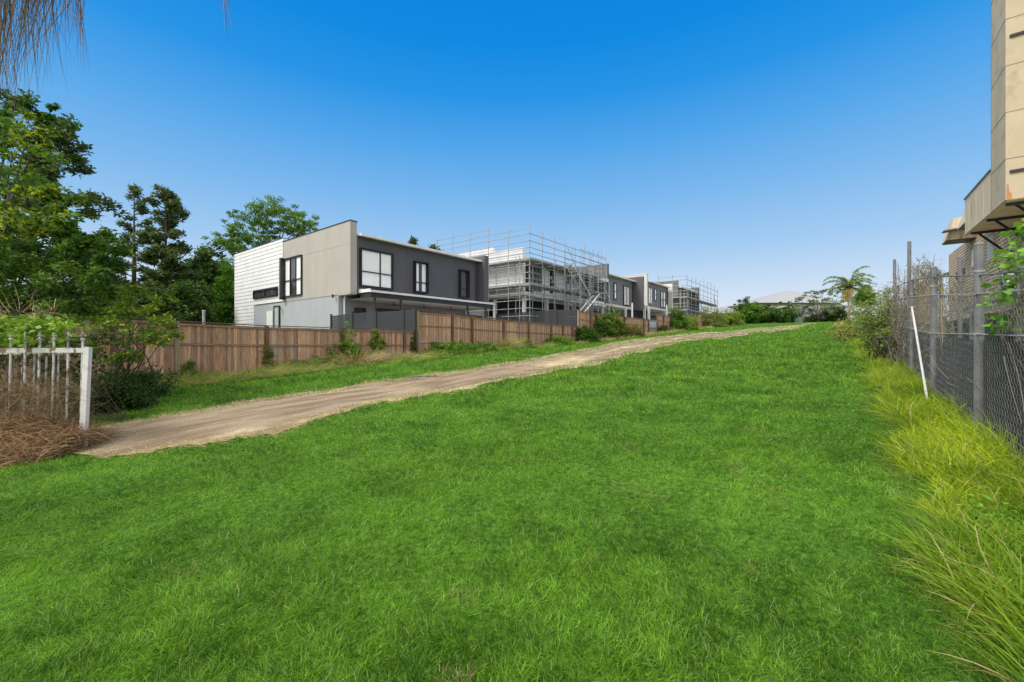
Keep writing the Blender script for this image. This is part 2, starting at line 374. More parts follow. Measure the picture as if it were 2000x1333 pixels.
def leaves(P, size, aspect, col, up=.6, droop=.2):
    """diamond shaped folded leaves"""
    N = len(P); d = unit(rng.normal(size=(N, 3))*np.array([1, 1, .5])+np.array([0, 0, -droop]))
    nrm = unit(rng.normal(size=(N, 3))+np.array([0, 0, up*2])); sd = unit(np.cross(d, nrm)); nn = np.cross(sd, d)
    s = (size*(.6+.8*rng.random(N)))[:, None]; V = np.zeros((N, 4, 3), np.float32)
    V[:, 0] = P; V[:, 1] = P+d*s*.5+sd*s*aspect*.5+nn*s*.08; V[:, 2] = P+d*s; V[:, 3] = P+d*s*.5-sd*s*aspect*.5+nn*s*.08
    Q = np.arange(N*4).reshape(N, 4)
    return V.reshape(-1, 3), Q, np.repeat(col[:, None, :], 4, 1).reshape(-1, 3)
def cat3(*a):
    Vs, Qs, Cs = [], [], []; o = 0
    for V, Q, C in a: Vs.append(V); Qs.append(Q+o); Cs.append(C); o += len(V)
    return np.concatenate(Vs), np.concatenate(Qs), np.concatenate(Cs)
def cols(N, a, b, jit=.15, t=None):
    t = rng.random(N) if t is None else t
    c = np.array(a)[None]*(1-t[:, None])+np.array(b)[None]*t[:, None]
    return np.clip(c*(1+jit*rng.normal(size=(N, 1))), .002, 1)
def clumps(cs, rad, n, flat=.7):
    """points in fuzzy lumps; cs (K,3), rad (K,), n per clump"""
    K = len(cs); d = unit(rng.normal(size=(K, n, 3))); r = rng.random((K, n, 1))**.45
    P = cs[:, None, :]+d*r*np.asarray(rad)[:, None, None]*np.array([1, 1, flat])
    t = np.clip(rng.random(K)[:, None]*.7+rng.random((K, n))*.45, 0, 1)
    return P.reshape(-1, 3), t.reshape(-1)

# ================================================================== GROUND AND PATH
def grid(xs, ys, hf):
    X, Y = np.meshgrid(xs, ys, indexing='ij'); Z = hf(X, Y)
    V = np.stack([X, Y, Z], -1).reshape(-1, 3); n, m = len(xs), len(ys)
    i, j = np.meshgrid(np.arange(n-1), np.arange(m-1), indexing='ij'); a = (i*m+j).ravel()
    return V, np.stack([a, a+m, a+m+1, a+1], -1)
xs = np.concatenate([np.arange(-60, -6, 2), np.arange(-6, 40, .25), np.arange(40, 130, .8), np.arange(130, 300, 8), [340, 420, 600, 1000, 1800]])
ys = np.concatenate([[-1800, -900, -400, -200, -100], np.arange(-60, -6, 3), np.arange(-6, 22, .25), np.arange(22, 60, 1.5), np.arange(60, 120, 6), [150, 250, 500, 900, 1800]])
V, Q = grid(xs, ys, H)
g = link('ground', npmesh('ground', V, Q, smooth=True), M['lawn']); g['kind'] = 'structure'

TX = [40, 150, 175, 250, 330, 400, 500, 600, 650, 720, 800, 900, 1000, 1100, 1200, 1300, 1430, 1500, 1560, 1605]
TY = [868, 846, 841, 826, 812, 800, 781, 768, 762, 748, 737, 724, 708, 690, 670, 656, 646, 640, 634, 630.5]
BX = [40, 150, 205, 330, 470, 560, 600, 640, 720, 800, 860, 960, 1060, 1130, 1180, 1260, 1300, 1400, 1480, 1560, 1605]
BY = [885, 886, 897, 878, 858, 843, 829, 812, 794, 778, 771, 749, 731, 719, 708, 688, 674, 661, 653, 640, 631.5]
def path_edges(px):
    w = 1.5*np.sin(px*.05)+1.0*np.sin(px*.13+1)
    return np.interp(px, TX, TY)+w*.5, np.interp(px, BX, BY)+w*1.3
pxs = np.concatenate([np.arange(40, 700, 6), np.arange(700, 1200, 4), np.arange(1200, 1604, 2.5)])
V = []; C = []; K = 12
for p in pxs:
    a, b = path_edges(p); A = np.array(gpt(p, a)); Bp = np.array(gpt(p, b))
    for j in range(K+1):
        t = j/K; q = A*(1-t)+Bp*t; V.append((q[0], q[1], h(q[0], q[1])+.018))
        e = max(0, 1-min(t, 1-t)*5.5); far = min(1, max(0, (p-560)/500))
        mid = .16*math.exp(-((t-.62)/.12)**2)*far
        C.append((.30*e**1.2*(.62+.38*far)+.035*far+mid*.85,)*3)
V = np.array(V); n = len(pxs); i, j = np.meshgrid(np.arange(n-1), np.arange(K), indexing='ij'); a = (i*(K+1)+j).ravel()
pth = link('path', npmesh('path', V, np.stack([a, a+1, a+K+2, a+K+1], -1), np.array(C), True), M['path']); pth['kind'] = 'structure'
def project(P):
    D = P[:, 0]*CF[0]+P[:, 1]*CF[1]; k = (P[:, 0]*CR[0]+P[:, 1]*CR[1])/D
    return 1000+F*k, 666.5-F*P[:, 2]/D, D
def on_path(x, y, pad=0.):
    px, py, D = project(np.stack([x, y, H(x, y)], -1)); t, b = path_edges(px)
    return (py > t+pad) & (py < b-pad) & (px > 30) & (px < 1602)

# ================================================================== LAWN AND LONG GRASS
def verge_edge(x):      # y of the boundary between the mown lawn and the long grass at the right fence
    return np.interp(x, [0, 2.8, 6.3, 20, 60, 110], [-.62, -.66, -.68, -.78, -.3, -.3])+.10*np.sin(x*2.1)+.07*np.sin(x*5.3+1)
def lawn_points(N, d0, d1):
    D = np.exp(rng.uniform(math.log(d0), math.log(d1), N)); k = rng.uniform(-1.34, 1.34, N)
    x = D*CF[0]+D*k*CR[0]; y = D*CF[1]+D*k*CR[1]
    ok = (y < 18.2+.25*np.sin(x*1.7)) & (y > verge_edge(x)-.25) & (x < 118)
    ok &= ~on_path(x, y, np.where(rng.random(N) < .25, 7, 1.5)+2.5*rng.normal(size=N))
    return x[ok], y[ok], D[ok]
def lawn_cols(x, y, N):
    p = .35*vnoise(x, y, 1.3, 3)+.35*vnoise(x, y, 4.1, 5)+.3*vnoise(x, y, 9.0, 9)
    t = np.clip((p-.5)*2.0+.42+.32*rng.normal(size=N), 0, 1)
    c = cols(N, (.030, .110, .004), (.215, .42, .036), .20, t)
    pale = rng.random(N) < .05*(.4+1.5*vnoise(x, y, 1.6, 12)); c[pale] = cols(pale.sum(), (.24, .36, .10), (.34, .38, .15), .1)
    brown = (vnoise(x, y, 2.3, 21) > .90) & (rng.random(N) < .25); c[brown] = cols(brown.sum(), (.26, .24, .09), (.36, .30, .14), .1)
    return c
parts = []
for (N, d0, d1, segs) in ((210000, 1.5, 4.5, 3), (300000, 4.5, 14, 2), (330000, 14, 62, 1), (90000, 62, 112, 1)):
    x, y, D = lawn_points(N, d0, d1); n = len(x)
    B = np.stack([x, y, H(x, y)-.01], -1)
    dirn = vnoise(x, y, 3.4, 31)*6.28*2; lean = .35
    d = np.stack([np.cos(dirn)*lean, np.sin(dirn)*lean, np.ones(n)], -1)+rng.normal(size=(n, 3))*np.array([.75, .75, .2])
    pn = vnoise(x, y, 1.1, 3)*.5+vnoise(x, y, 2.9, 5)*.5
    L = (.026+.05*pn)*(.55+.9*rng.random(n)); L *= np.clip(D/7, 1, 2.6)
    w = np.maximum(.0034, D*.0010)*(.7+.6*rng.random(n))
    bend = np.stack([np.cos(dirn), np.sin(dirn), -1.0*np.ones(n)], -1)*.7*rng.random((n, 1))
    parts.append(ribbons(B, d, L, w, bend, segs, lawn_cols(x, y, n), tip=.25))
V, Q, C = cat3(*parts); o = link('lawn_grass', npmesh('lawn_grass', V, Q, C), M['grass'])
tagp(o, 'bright green mown lawn grass covering the sloping field', 'grass', kind='stuff')

def band(name, label, N, x0, x1, yf, L0, L1, w, leanvec, ca, cb, segs=4, bendz=-.9, tt=None, matn='grass', off=0., pale=.0, hf=None):
    x = x0+(x1-x0)*rng.random(N)**1.6; y = yf(x, rng.random(N)); n = N
    D = np.maximum(1.5, x*CF[0]+y*CF[1])
    B = np.stack([x, y, H(x, y)-.01+off], -1)
    d = rng.normal(size=(n, 3))*np.array([.5, .5, .15])+np.array([leanvec[0], leanvec[1], 1.])
    L = (L0+(L1-L0)*rng.random(n)**1.3)*(.55+.9*vnoise(x, y, 1.3, 7)); ww = np.maximum(w*(.6+.8*rng.random(n)), D*.0008)
    bend = np.stack([leanvec[0]*1.4+rng.normal(size=n)*.5, leanvec[1]*1.4+rng.normal(size=n)*.5, bendz*(.3+rng.random(n))], -1)
    t = np.clip(vnoise(x, y, 1.7, 4)*.9+rng.random(n)*.5-.2, 0, 1)*(np.clip((x-.2)/4, .5, 1) if x1 < 20 else 1); c = cols(n, ca, cb, .12, t)
    if pale: m = rng.random(n) < pale; c[m] = cols(m.sum(), (.50, .42, .20), (.40, .30, .14), .1)
    return ribbons(B, d, L, ww, bend, segs, c, tip=.08)
vy = lambda x, r: verge_edge(x)+.10-(verge_edge(x)+1.75)*r**.9
a = band('v', '', 25000, 1.2, 13, vy, .16, .44, .0095, (-.02, .15), (.05, .16, .008), (.46, .58, .03), 5, -.9, pale=.07)
b = band('v', '', 12000, 12, 42, vy, .22, .45, .014, (-.04, .15), (.07, .18, .012), (.42, .52, .04), 3, -.9, pale=.05)
ved = lambda x, r: verge_edge(x)+.28-.6*r
c = band('v', '', 9000, 1.2, 16, ved, .07, .20, .005, (-.3, .45), (.10, .20, .02), (.26, .34, .06), 3, -1.0, pale=.12)
V, Q, C = cat3(a, b, c); o = link('long_grass', npmesh('long_grass', V, Q, C), M['grass'])
tagp(o, 'tall yellow-green grass leaning out along the foot of the chain link fence', 'long grass', kind='stuff')
# broad leaves and the coarse blades near the bottom right corner
x = rng.uniform(1.6, 4.2, 900); y = verge_edge(x)+.05-.75*rng.random(900)
n = len(x); B = np.stack([x, y, H(x, y)], -1)
V, Q, C = ribbons(B, rng.normal(size=(n, 3))*.4+np.array([-.2, .45, .9]), rng.uniform(.18, .42, n), rng.uniform(.007, .014, n), np.array([[-.2, .5, -1.3]])*rng.random((n, 1)), 5, cols(n, (.10, .26, .02), (.34, .46, .07), .1), tip=.05)
P = np.stack([rng.uniform(2.2, 5, 1500), np.zeros(1500), np.zeros(1500)], -1); P[:, 1] = verge_edge(P[:, 0])-.1-.6*rng.random(1500); P[:, 2] = H(P[:, 0], P[:, 1])+.03+.16*rng.random(1500)
V, Q, C = cat3((V, Q, C), leaves(P, .045, .42, cols(1500, (.10, .27, .02), (.25, .42, .05)), .7))
o = link('broadleaf_weeds', npmesh('broadleaf_weeds', V, Q, C), M['leaf'])
tagp(o, 'coarse broad bladed weeds in the bottom right corner beside the lawn', 'weeds', kind='stuff')
# dry grass at the foot of the paling fences
lf = lambda x, r: 17.5+.15*np.sin(x*1.3)+1.2*r
a = band('d', '', 22000, 1.5, 15.3, lambda x, r: 16.55+.5*np.sin(x*.7+.5)+(2.1-.5*np.sin(x*.7+.5))*r, .2, .70, .009, (.2, -.6), (.08, .18, .02), (.46, .46, .16), 4, -1.3, pale=.16)
b = band('d', '', 11000, 15.3, 34, lf, .15, .55, .010, (.2, -.4), (.06, .17, .012), (.33, .38, .10), 4, -1.1, pale=.10)
c = band('d', '', 9000, 34, 100, lambda x, r: 16.9+1.8*r, .2, .6, .02, (.1, -.35), (.08, .15, .02), (.50, .44, .22), 3, -1.1, pale=.25)
V, Q, C = cat3(a, b, c); o = link('dry_fence_grass', npmesh('dry_fence_grass', V, Q, C), M['straw'])
tagp(o, 'matted dry and green grass along the foot of the timber paling fences', 'dry grass', kind='stuff')
# straw fringe on both edges of the path
px = rng.uniform(180, 1300, 9000); tt, bb = path_edges(px); up = rng.random(9000) < .5
py = np.where(up, tt+rng.normal(size=9000)*2.2+1.5, bb+rng.normal(size=9000)*3.4-2)
P = np.array([gpt(a, b) for a, b in zip(px, py)]); P[:, 2] = H(P[:, 0], P[:, 1])+.02; n = len(P)
Dd = P[:, 0]*CF[0]+P[:, 1]*CF[1]
d = rng.normal(size=(n, 3))*np.array([1, 1, .12])+np.array([0, 0, .12])
V, Q, C = ribbons(P, d, rng.uniform(.05, .14, n), np.maximum(.004, Dd*.0007), np.array([[0, 0, -.2]])*rng.random((n, 1)), 2, cols(n, (.36, .29, .15), (.66, .57, .34), .2))
o = link('path_edge_straw', npmesh('path_edge_straw', V, Q, C), M['straw'])
tagp(o, 'pale straw clippings lying along both edges of the dirt path', 'straw', kind='stuff')
# a loose stick and a pale stone on the path
x, y, z = gpt(830, 739); T = Thing('stick', 'thin pale broken stick lying at the far edge of the dirt path', 'stick', (x, y, z))
T.part('stick_shaft', MB().tube([(x-.45, y+.3, z+.05), (x, y, z+.07), (x+.5, y-.4, z+.05)], [.02, .03, .015], 5), 'pale_bark')
T.part('stick_fork', MB().tube([(x, y, z+.07), (x+.25, y+.12, z+.10)], [.018, .008], 5), 'pale_bark')

# ================================================================== PALING FENCES
FY = 18.74
def fence_tops(pts):  # (px, py) on the fence plane -> (x, z)
    return [(at_y(px, FY), zz(at_y(px, FY), FY, py)) for px, py in pts]
def paling_fence(label, pts, posts_proud=True, lowrail=False, pale_posts=(), name='paling_fence'):
    T = Thing(name, label, 'fence', (pts[0][0], FY, h(pts[0][0], FY)), 'timber paling fences stepping up the slope')
    for i in range(len(pts)-1):
        (xa, za), (xb, zb) = pts[i], pts[i+1]
        m = MB(); x = xa+.02
        while x < xb-.04:
            w = min(.10+random.uniform(-.006, .006), xb-x-.01); t = (x-xa)/(xb-xa); zt = za+(zb-za)*t-.06
            off = random.uniform(0, .014); g = random.choice([1, .95, .8, 1.2, .68, 1.4, 1.1])*random.uniform(.9, 1.1)
            m.cur = (g, g*random.uniform(.96, 1.0), g*random.uniform(.9, 1.02))
            m.box(x, x+w-.004, FY+.03+off, FY+.045+off, h(x, FY)-.1, zt+random.uniform(-.008, .008))
            m.box(x+w-.012, x+w+.012, FY+.048+off, FY+.056+off, h(x, FY)-.1, zt-.02)
            x += w
        T.part('paling_panel', m, 'pal', col=True)
        zg = max(h(xa, FY), h(xb, FY))
        def rail(z0, z1, mm, th=.04, hh=.075):
            T.part('rail', MB().prism([(xa+.05, z0-hh), (xb-.05, z1-hh), (xb-.05, z1), (xa+.05, z0)], 'y', FY-th+.03, FY+.026), mm)
        rail(za-.075, zb-.075, 'rail')
        if lowrail:
            rail(za-.8, zb-.8, 'rail'); rail(za-1.72, zb-1.72, 'rail_new')
        else: rail(za-.78, zb-.78, 'rail')
        T.part('capping', MB().prism([(xa-.02, za-.02), (xb+.0, zb-.02), (xb+.0, zb+.015), (xa-.02, za+.015)], 'y', FY-.045, FY+.075), 'cap')
    for i, (x, z) in enumerate(pts):
        T.part('post', MB().box(x-.06, x+.06, FY-.11, FY+.025, h(x, FY)-.3, z-.022 if i not in pale_posts else z-.025), 'ppost' if i in pale_posts else 'post')
    return T
f1 = fence_tops([(-130, 580), (90, 609), (222, 618), (345, 627.5), (520, 636.5), (668, 641), (735, 642.5), (789, 645), (812, 646)])
paling_fence('brown timber paling fence nearest the camera, running left from behind the climbing shrubs', f1, pale_posts=(3,))
f2 = fence_tops([(814.5, 607), (882.7, 612.5), (921.7, 617.7), (982.8, 624), (1031.7, 628.5), (1075.6, 632), (1098.5, 634), (1117, 635.5), (1127, 636.3)])
paling_fence('tall three-rail paling fence in front of the covered patio and scaffolded house', f2, lowrail=True, pale_posts=(0,))
f3 = fence_tops([(1128.5, 606), (1153, 610), (1186, 614.5), (1219, 618.5), (1257, 622.5), (1266, 624)])
paling_fence('paling fence half hidden by the big green shrubs, left of the mesh gate', f3, pale_posts=(0,))
f4 = fence_tops([(1283, 613.5), (1296, 616), (1309, 618), (1326, 621)])
paling_fence('short paling fence length just right of the mesh gate', f4)
f5 = fence_tops([(1344, 615), (1357, 617.5), (1371, 620), (1381, 623)])
paling_fence('farthest paling fence below the distant second scaffold', f5)
# mesh gate
x0, x1 = at_y(1267, FY), at_y(1281.5, FY); zt = zz(x0, FY, 624.5); zb = h(x0, FY)+.05
T = Thing('mesh_gate', 'silver steel mesh gate between two far paling fences', 'gate', (x0, FY, zb))
m = MB()
for xx in (x0, x1): m.box(xx-.05, xx+.05, FY-.04, FY+.04, zb, zt)
m.box(x0, x1, FY-.035, FY+.035, zt-.06, zt); m.box(x0, x1, FY-.035, FY+.035, zb, zb+.06); m.box(x0, x1, FY-.03, FY+.03, zt-1.0, zt-.94)
T.part('gate_frame', m, 'steel')
m = MB()
for i in range(1, 22): m.box(x0+(x1-x0)*i/22-.008, x0+(x1-x0)*i/22+.008, FY-.01, FY+.01, zb, zt)
for i in range(1, 16): m.box(x0, x1, FY-.018, FY-.006, zb+(zt-zb)*i/16-.008, zb+(zt-zb)*i/16+.008)
T.part('wire_mesh', m, 'steel')
T.part('latch', MB().box(x0+.1, x0+.3, FY-.08, FY-.04, zb+1.0, zb+1.1), 'black')

# charcoal slat screens of the yards
def slat_screen(label, posts, y, ztops, zlow, axis='x', fixed=None):
    # posts along x at depth y (list of (x,y))
    T = Thing('slat_screen', label, 'screen fence', (*posts[0], zlow), 'charcoal slat screens behind the paling fence')
    for i, (x, yy) in enumerate(posts):
        T.part('post', MB().box(x-.05, x+.05, yy-.05, yy+.05, zlow, ztops[i]+.06), 'slat')
        T.part('post_cap', MB().box(x-.06, x+.06, yy-.06, yy+.06, ztops[i]+.062, ztops[i]+.09), 'slat')
        if i:
            (xa, ya), (xb, yb) = posts[i-1], (x, yy); m = MB(); n = int((min(ztops[i-1], ztops[i])-zlow)/.12)
            for j in range(n+1):
                za = ztops[i-1]-.03-j*.115; zb = ztops[i]-.03-j*.115
                d = np.array([xb-xa, yb-ya]); L = np.linalg.norm(d); d /= L; nn = np.array([-d[1], d[0]])*.012
                a = np.array([xa, ya])+d*.05; b = np.array([xb, yb])-d*.05
                m.add([(*(a-nn), za-.10), (*(b-nn), zb-.10), (*(b+nn), zb-.10), (*(a+nn), za-.10), (*(a-nn), za), (*(b-nn), zb), (*(b+nn), zb), (*(a+nn), za)],
                      [(0, 3, 2, 1), (4, 5, 6, 7), (0, 1, 5, 4), (1, 2, 6, 5), (2, 3, 7, 6), (3, 0, 4, 7)])
            T.part('slat_panel', m, 'slat')
    return T
# runs from the house end wall back to the fence corner
X1 = f1[-1][0]-.12
px_s = [(811, 604), (789, 606), (735, 609), (689, 611.5), (647, 617)]; ps = []; zs = []
for i, (p, yv) in enumerate(px_s):
    yy = FY+.25+(i/4)*5.6; D = None
    # along x = const plane slightly before the house
    yy = at_x(p, X1-.2) if False else None
    d = ray(p); t = i/4
    # line in plan from (X1, FY+.2) to (X1-1.6, 24.2)
    ax, ay, bx, by = X1, FY+.2, X1-1.35, 24.6
    A = np.array([[d[0], -(bx-ax)], [d[1], -(by-ay)]]); s_, u_ = np.linalg.solve(A, np.array([ax, ay]))
    ps.append((ax+u_*(bx-ax), ay+u_*(by-ay))); zs.append(zz(*ps[-1], yv))
slat_screen('charcoal slat screen below the patio of the nearest house', ps, 0, zs, -.3)
m1 = [at_y(p, FY+1.0) for p in (975, 1008, 1044, 1084, 1127)]
px_s = [(970, 615), (1005, 611), (1045, 608), (1088, 605.5), (1126.5, 603.5)]; ps = []; zs = []
for p, yv in px_s:
    d = ray(p); ax, ay, bx, by = f2[-1][0]+.15, FY+.2, f2[-1][0]-2.6, 25.5
    A = np.array([[d[0], -(bx-ax)], [d[1], -(by-ay)]]); s_, u_ = np.linalg.solve(A, np.array([ax, ay]))
    ps.append((ax+u_*(bx-ax), ay+u_*(by-ay))); zs.append(zz(*ps[-1], yv))
slat_screen('charcoal slat screen below the scaffolded white house', ps, 0, zs, .2)

# ================================================================== HOUSES
UF = 23.8
def SX(px, y=UF): return at_y(px, y)
def boards(m, x, y0, y1, z0, z1, step=.2, lip=.022):
    """weatherboards on a wall facing -x"""
    z = z0
    while z < z1-.01:
        zt = min(z+step, z1); zm = zt-.055
        m.box(x-lip-.02, x-.003, y0, y1, z, zm); z = zt
def battens(m, y, x0, x1, z0, z1, step=.45):
    x = x0+step/2
    while x < x1-.05: m.box(x-.01, x+.01, y-.009, y-.001, z0, z1); x += step
def window(T, ax, c, a0, a1, z0, z1, mv=(.5,), mh=(), fr=.06, curtain='curtain', hood=0, m='black', name='window', louvre=False):
    """ax 'x': wall faces -x at x=c, a runs along y; ax 'y': wall faces -y at y=c, a runs along x"""
    if a0 > a1: a0, a1 = a1, a0
    def bx(M_, p0, p1, q0, q1, d0, d1):
        return M_.box(c-d1, c-d0, p0, p1, q0, q1) if ax == 'x' else M_.box(p0, p1, c-d1, c-d0, q0, q1)
    f = MB()
    bx(f, a0, a0+fr, z0, z1, .002, .12); bx(f, a1-fr, a1, z0, z1, .002, .12); bx(f, a0+fr, a1-fr, z0, z0+fr, .002, .12); bx(f, a0+fr, a1-fr, z1-fr, z1, .002, .12)
    for t in mv: p = a0+(a1-a0)*t; bx(f, p-fr*.45, p+fr*.45, z0+fr, z1-fr, .002, .11)
    for t in mh: q = z0+(z1-z0)*t; bx(f, a0+fr, a1-fr, q-fr*.4, q+fr*.4, .004, .115)
    if hood == 'left':
        w = .07; bx(f, a1, a1+w*4, z0-.18, z1+.1, .001, .34); bx(f, a0, a1, z1, z1+.05, .001, .15)
    elif hood:
        w = .05
        bx(f, a0-w, a0, z0-w, z1+w, .001, hood); bx(f, a1, a1+w, z0-w, z1+w, .001, hood); bx(f, a0, a1, z1, z1+w, .001, hood-.003); bx(f, a0, a1, z0-w, z0, .001, hood-.003)
    fo = T.part(name, f, m)
    if curtain == 'curtain' or curtain == 'half':
        n = max(8, int((a1-a0)*22)); vs = []; fs = []
        aa = a0+fr if curtain == 'curtain' else a0+fr+(a1-a0)*.0
        for i in range(n+1):
            p = aa+(a1-fr-aa)*i/n; d = .03+.008*math.sin(i*1.9)
            for q in (z0+fr, z1-fr): vs.append((c-d, p, q) if ax == 'x' else (p, c-d, q))
        for i in range(n): fs.append((2*i, 2*i+1, 2*i+3, 2*i+2))
        if curtain == 'half': fs = [q for i, q in enumerate(fs) if i < n*.36 or i > n*.66]
        T.part('curtain', MB().add(vs, fs), 'curtain', parent=fo)
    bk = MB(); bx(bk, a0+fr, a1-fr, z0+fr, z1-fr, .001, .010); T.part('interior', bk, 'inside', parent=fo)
    if louvre:
        lm = MB(); q = z0+fr+.05
        while q < z1-fr: bx(lm, a0+fr, a1-fr, q, q+.05, .05, .09); q += .11
        T.part('louvre_blades', lm, 'white_metal', parent=fo)
    gl = MB(); bx(gl, a0+fr, a1-fr, z0+fr, z1-fr, .062, .068) if not louvre else bx(gl, a0+fr, a1-fr, z0+fr, z1-fr, .02, .024); T.part('pane', gl, 'glass', parent=fo)
    return fo

# ---- nearest house
XE = 14.25
UA = lambda px: at_x(px, XE)
ZE = lambda px, py: zz(XE, UA(px), py)
T = Thing('house', 'nearest two storey house with white boarded and beige end wall and charcoal side', 'house', (XE, 25.2, -1.0), 'two storey town houses in a row up the slope')
yj, yl, ys_, yr = UA(553), UA(459), UA(497), UA(660)
zc = ZE(553, 466); zb = 2.98
# upper floor bodies
m = MB(); m.box(14.7, 25.6, UF, yl-.02, 2.95, 6.55); m.box(14.72, 25.6, 25.9, yl-.03, -1.0, 2.948)
T.part('upper_wall', MB().box(14.72, 25.85, UF, yl-.06, 2.95, 6.58), 'dark', label='charcoal clad side wall of the upper storey')
m = MB(); battens(m, UF, 14.8, 25.8, 2.97, 6.5); T.part('cladding_joints', m, 'dark')
bw = T.part('end_wall', MB().box(XE, 14.7, UF-.05, yj, 2.94, ZE(685, 431)), 'beige', label='beige rendered end wall that rises to a parapet')
T.part('joint_line', MB().box(XE-.006, XE-.001, UF-.045, yj-.01, 6.02, 6.035), 'midwall', parent=bw)
T.part('parapet_cap', MB().box(XE-.03, 14.73, UF-.08, yj, ZE(685, 431)+.002, ZE(685, 431)+.06), 'slat')
cz = MB(); cz.box(XE+.0, 14.6, yj+.002, yl, zb, zc); cz.box(XE, 14.6, ys_, yl, -1.2, zb-.002)
boards(cz, XE, yj+.002, yl, zb, zc, .30); boards(cz, XE, ys_, yl, -1.2, zb, .30)
cl = T.part('white_boards', cz, 'white', label='white horizontal weatherboards on the far end of the wall')
T.part('board_cap', MB().box(XE-.035, 14.64, yj, yl+.03, zc+.002, zc+.05), 'slat')
T.part('corner_trim', MB().box(XE-.03, XE-.001, yl-.01, yl+.04, -1.2, zc).box(XE-.03, XE-.026, yj-.02, yj+.03, zb, zc), 'white')
T.part('lower_wall', MB().box(XE+.03, 25.6, yr, ys_-.003, -1.2, 2.936), 'lightgrey', label='light grey rendered lower wall')
T.part('overhang_soffit', MB().box(XE+.01, 14.7, UF, yr-.003, 2.90, 2.938), 'cream')
# end wall windows and doors
y0, y1 = UA(591), UA(558)
window(T, 'x', XE, y0, y1, 3.25, ZE(575, 503.5), (.33, .66), (.42,), .07, 'half', hood='left')
window(T, 'x', XE-.052, UA(544), UA(498), ZE(520, 581), ZE(520, 566), (.5,), (), .07, None, hood=.08)
T.part('door', MB().box(XE-.02, XE+.028, UA(532.5), UA(521), -.9, ZE(527, 608)), 'white_metal', label='plain white door')
d2 = T.part('door', MB().box(XE-.03, XE+.028, UA(545.5), UA(537), -.9, ZE(540, 600)), 'door', label='pale frosted glass door')
m = MB()
for a, b in ((UA(547), UA(545.5)), (UA(537), UA(535.6))): m.box(XE-.07, XE+.028, a, b, -.9, ZE(540, 600)+.08)
m.box(XE-.07, XE+.028, UA(545.5), UA(537), ZE(540, 600), ZE(540, 600)+.08); T.part('door_frame', m, 'black', parent=d2)
for px, py in ((551, 604), (655, 579)):
    yy, q = UA(px), ZE(px, py); T.part('wall_light', MB().tube([(XE-.02, yy, q), (XE-.16, yy, q+.02)], .03, 6).tube([(XE-.18, yy, q-.12), (XE-.18, yy, q+.1)], .065, 8), 'black')
T.part('downpipe', MB().tube([(14.55, yr-.25, -1), (14.55, yr-.25, 2.7), (14.6, yr-.25, 2.9)], .05, 8), 'white_metal')
# side windows
window(T, 'y', UF, 14.95, SX(765), 3.47, 5.83, (.6,), (.4,), .07, 'curtain', hood=.16)
window(T, 'y', UF, SX(808), SX(832), 3.5, 5.62, (), (.33,), .07, 'half', hood=.30)
window(T, 'y', UF, SX(896), SX(912), 3.5, 5.62, (), (.33,), .07, None, hood=.30)
# roof, gutter
T.part('roof', MB().box(14.74, 26.1, UF-.35, yl-.1, 6.584, 6.70), 'white_metal')
T.part('gutter', MB().box(14.74, 26.1, UF-.48, UF-.353, 6.54, 6.69), 'white_metal')
T.part('fin_wall', MB().box(25.86, 26.35, UF-.75, 30.5, 3.1, 7.05), 'dark', label='charcoal fin wall at the far end of the side')
T.part('downpipe', MB().tube([(25.6, UF-.12, 3.1), (25.6, UF-.12, 6.5)], .045, 8), 'black')
# patio
PY = 22.55
m = MB(); x = 14.9
m.prism([(PY-.02, 3.04), (UF-.0, 3.20), (UF-.0, 3.24), (PY-.02, 3.08)], 'x', 14.86, 26.4); x = 14.9
while x < 26.3: m.prism([(PY-.03, 3.085), (UF, 3.245), (UF, 3.285), (PY-.03, 3.125)], 'x', x, x+.09); x += .2
T.part('patio_roof', m, 'white_metal', label='white corrugated lean-to roof over the patio')
T.part('patio_gutter', MB().box(14.8, 26.45, PY-.16, PY-.03, 2.98, 3.10).box(14.8, 14.88, PY-.028, UF-.06, 3.0, 3.2), 'white_metal')
T.part('patio_beam', MB().box(14.9, 26.3, PY, PY+.08, 2.70, 2.975).box(14.9, 14.98, PY+.082, UF-.06, 2.70, 3.0).box(26.2, 26.3, PY+.082, UF-.06, 2.70, 3.0), 'slat')
T.part('patio_ceiling', MB().box(15.0, 26.18, PY+.1, 25.85, 2.66, 2.69), 'cream')
for p in (733, 784, 914, 949):
    xx = SX(p, PY); T.part('patio_post', MB().box(xx-.055, xx+.055, PY+.0, PY+.11, -.2, 2.699), 'slat')
T.part('patio_wall', MB().box(14.75, 25.85, 25.16, 25.3, -.2, 2.655), 'midwall')
PW = 25.16
window(T, 'y', PW, SX(692, PW), SX(713, PW), 1.25, 2.2, (), (), .07, None)
window(T, 'y', PW, SX(733, PW), SX(868, PW), .2, 2.25, (.33, .66), (), .09, None, name='sliding_door')
window(T, 'y', PW, SX(892, PW), SX(940, PW), .2, 2.25, (.5,), (), .09, None, name='sliding_door')
for p in (769, 828, 880):
    xx = SX(p, 24.0); T.part('ceiling_fan', MB().tube([(xx, 24.0, 2.66), (xx, 24.0, 2.45)], .03, 6).tube([(xx, 24, 2.40), (xx, 24, 2.46)], .11, 8).box(xx-.5, xx+.5, 23.95, 24.05, 2.41, 2.425).box(xx-.05, xx+.05, 23.5, 24.5, 2.428, 2.44), 'black')
# yard
def yard(x0, x1, z, y1=44):
    o = link('yard', mbmesh('yard', MB().box(x0, x1, FY+.12, y1, z-1.9, z)), M['conc']); o['kind'] = 'structure'
yard(15.6, 26.4, -.05); yard(31.4, 49.0, .9); yard(49.05, 65, 2.0); yard(65.05, 96, 3.0)

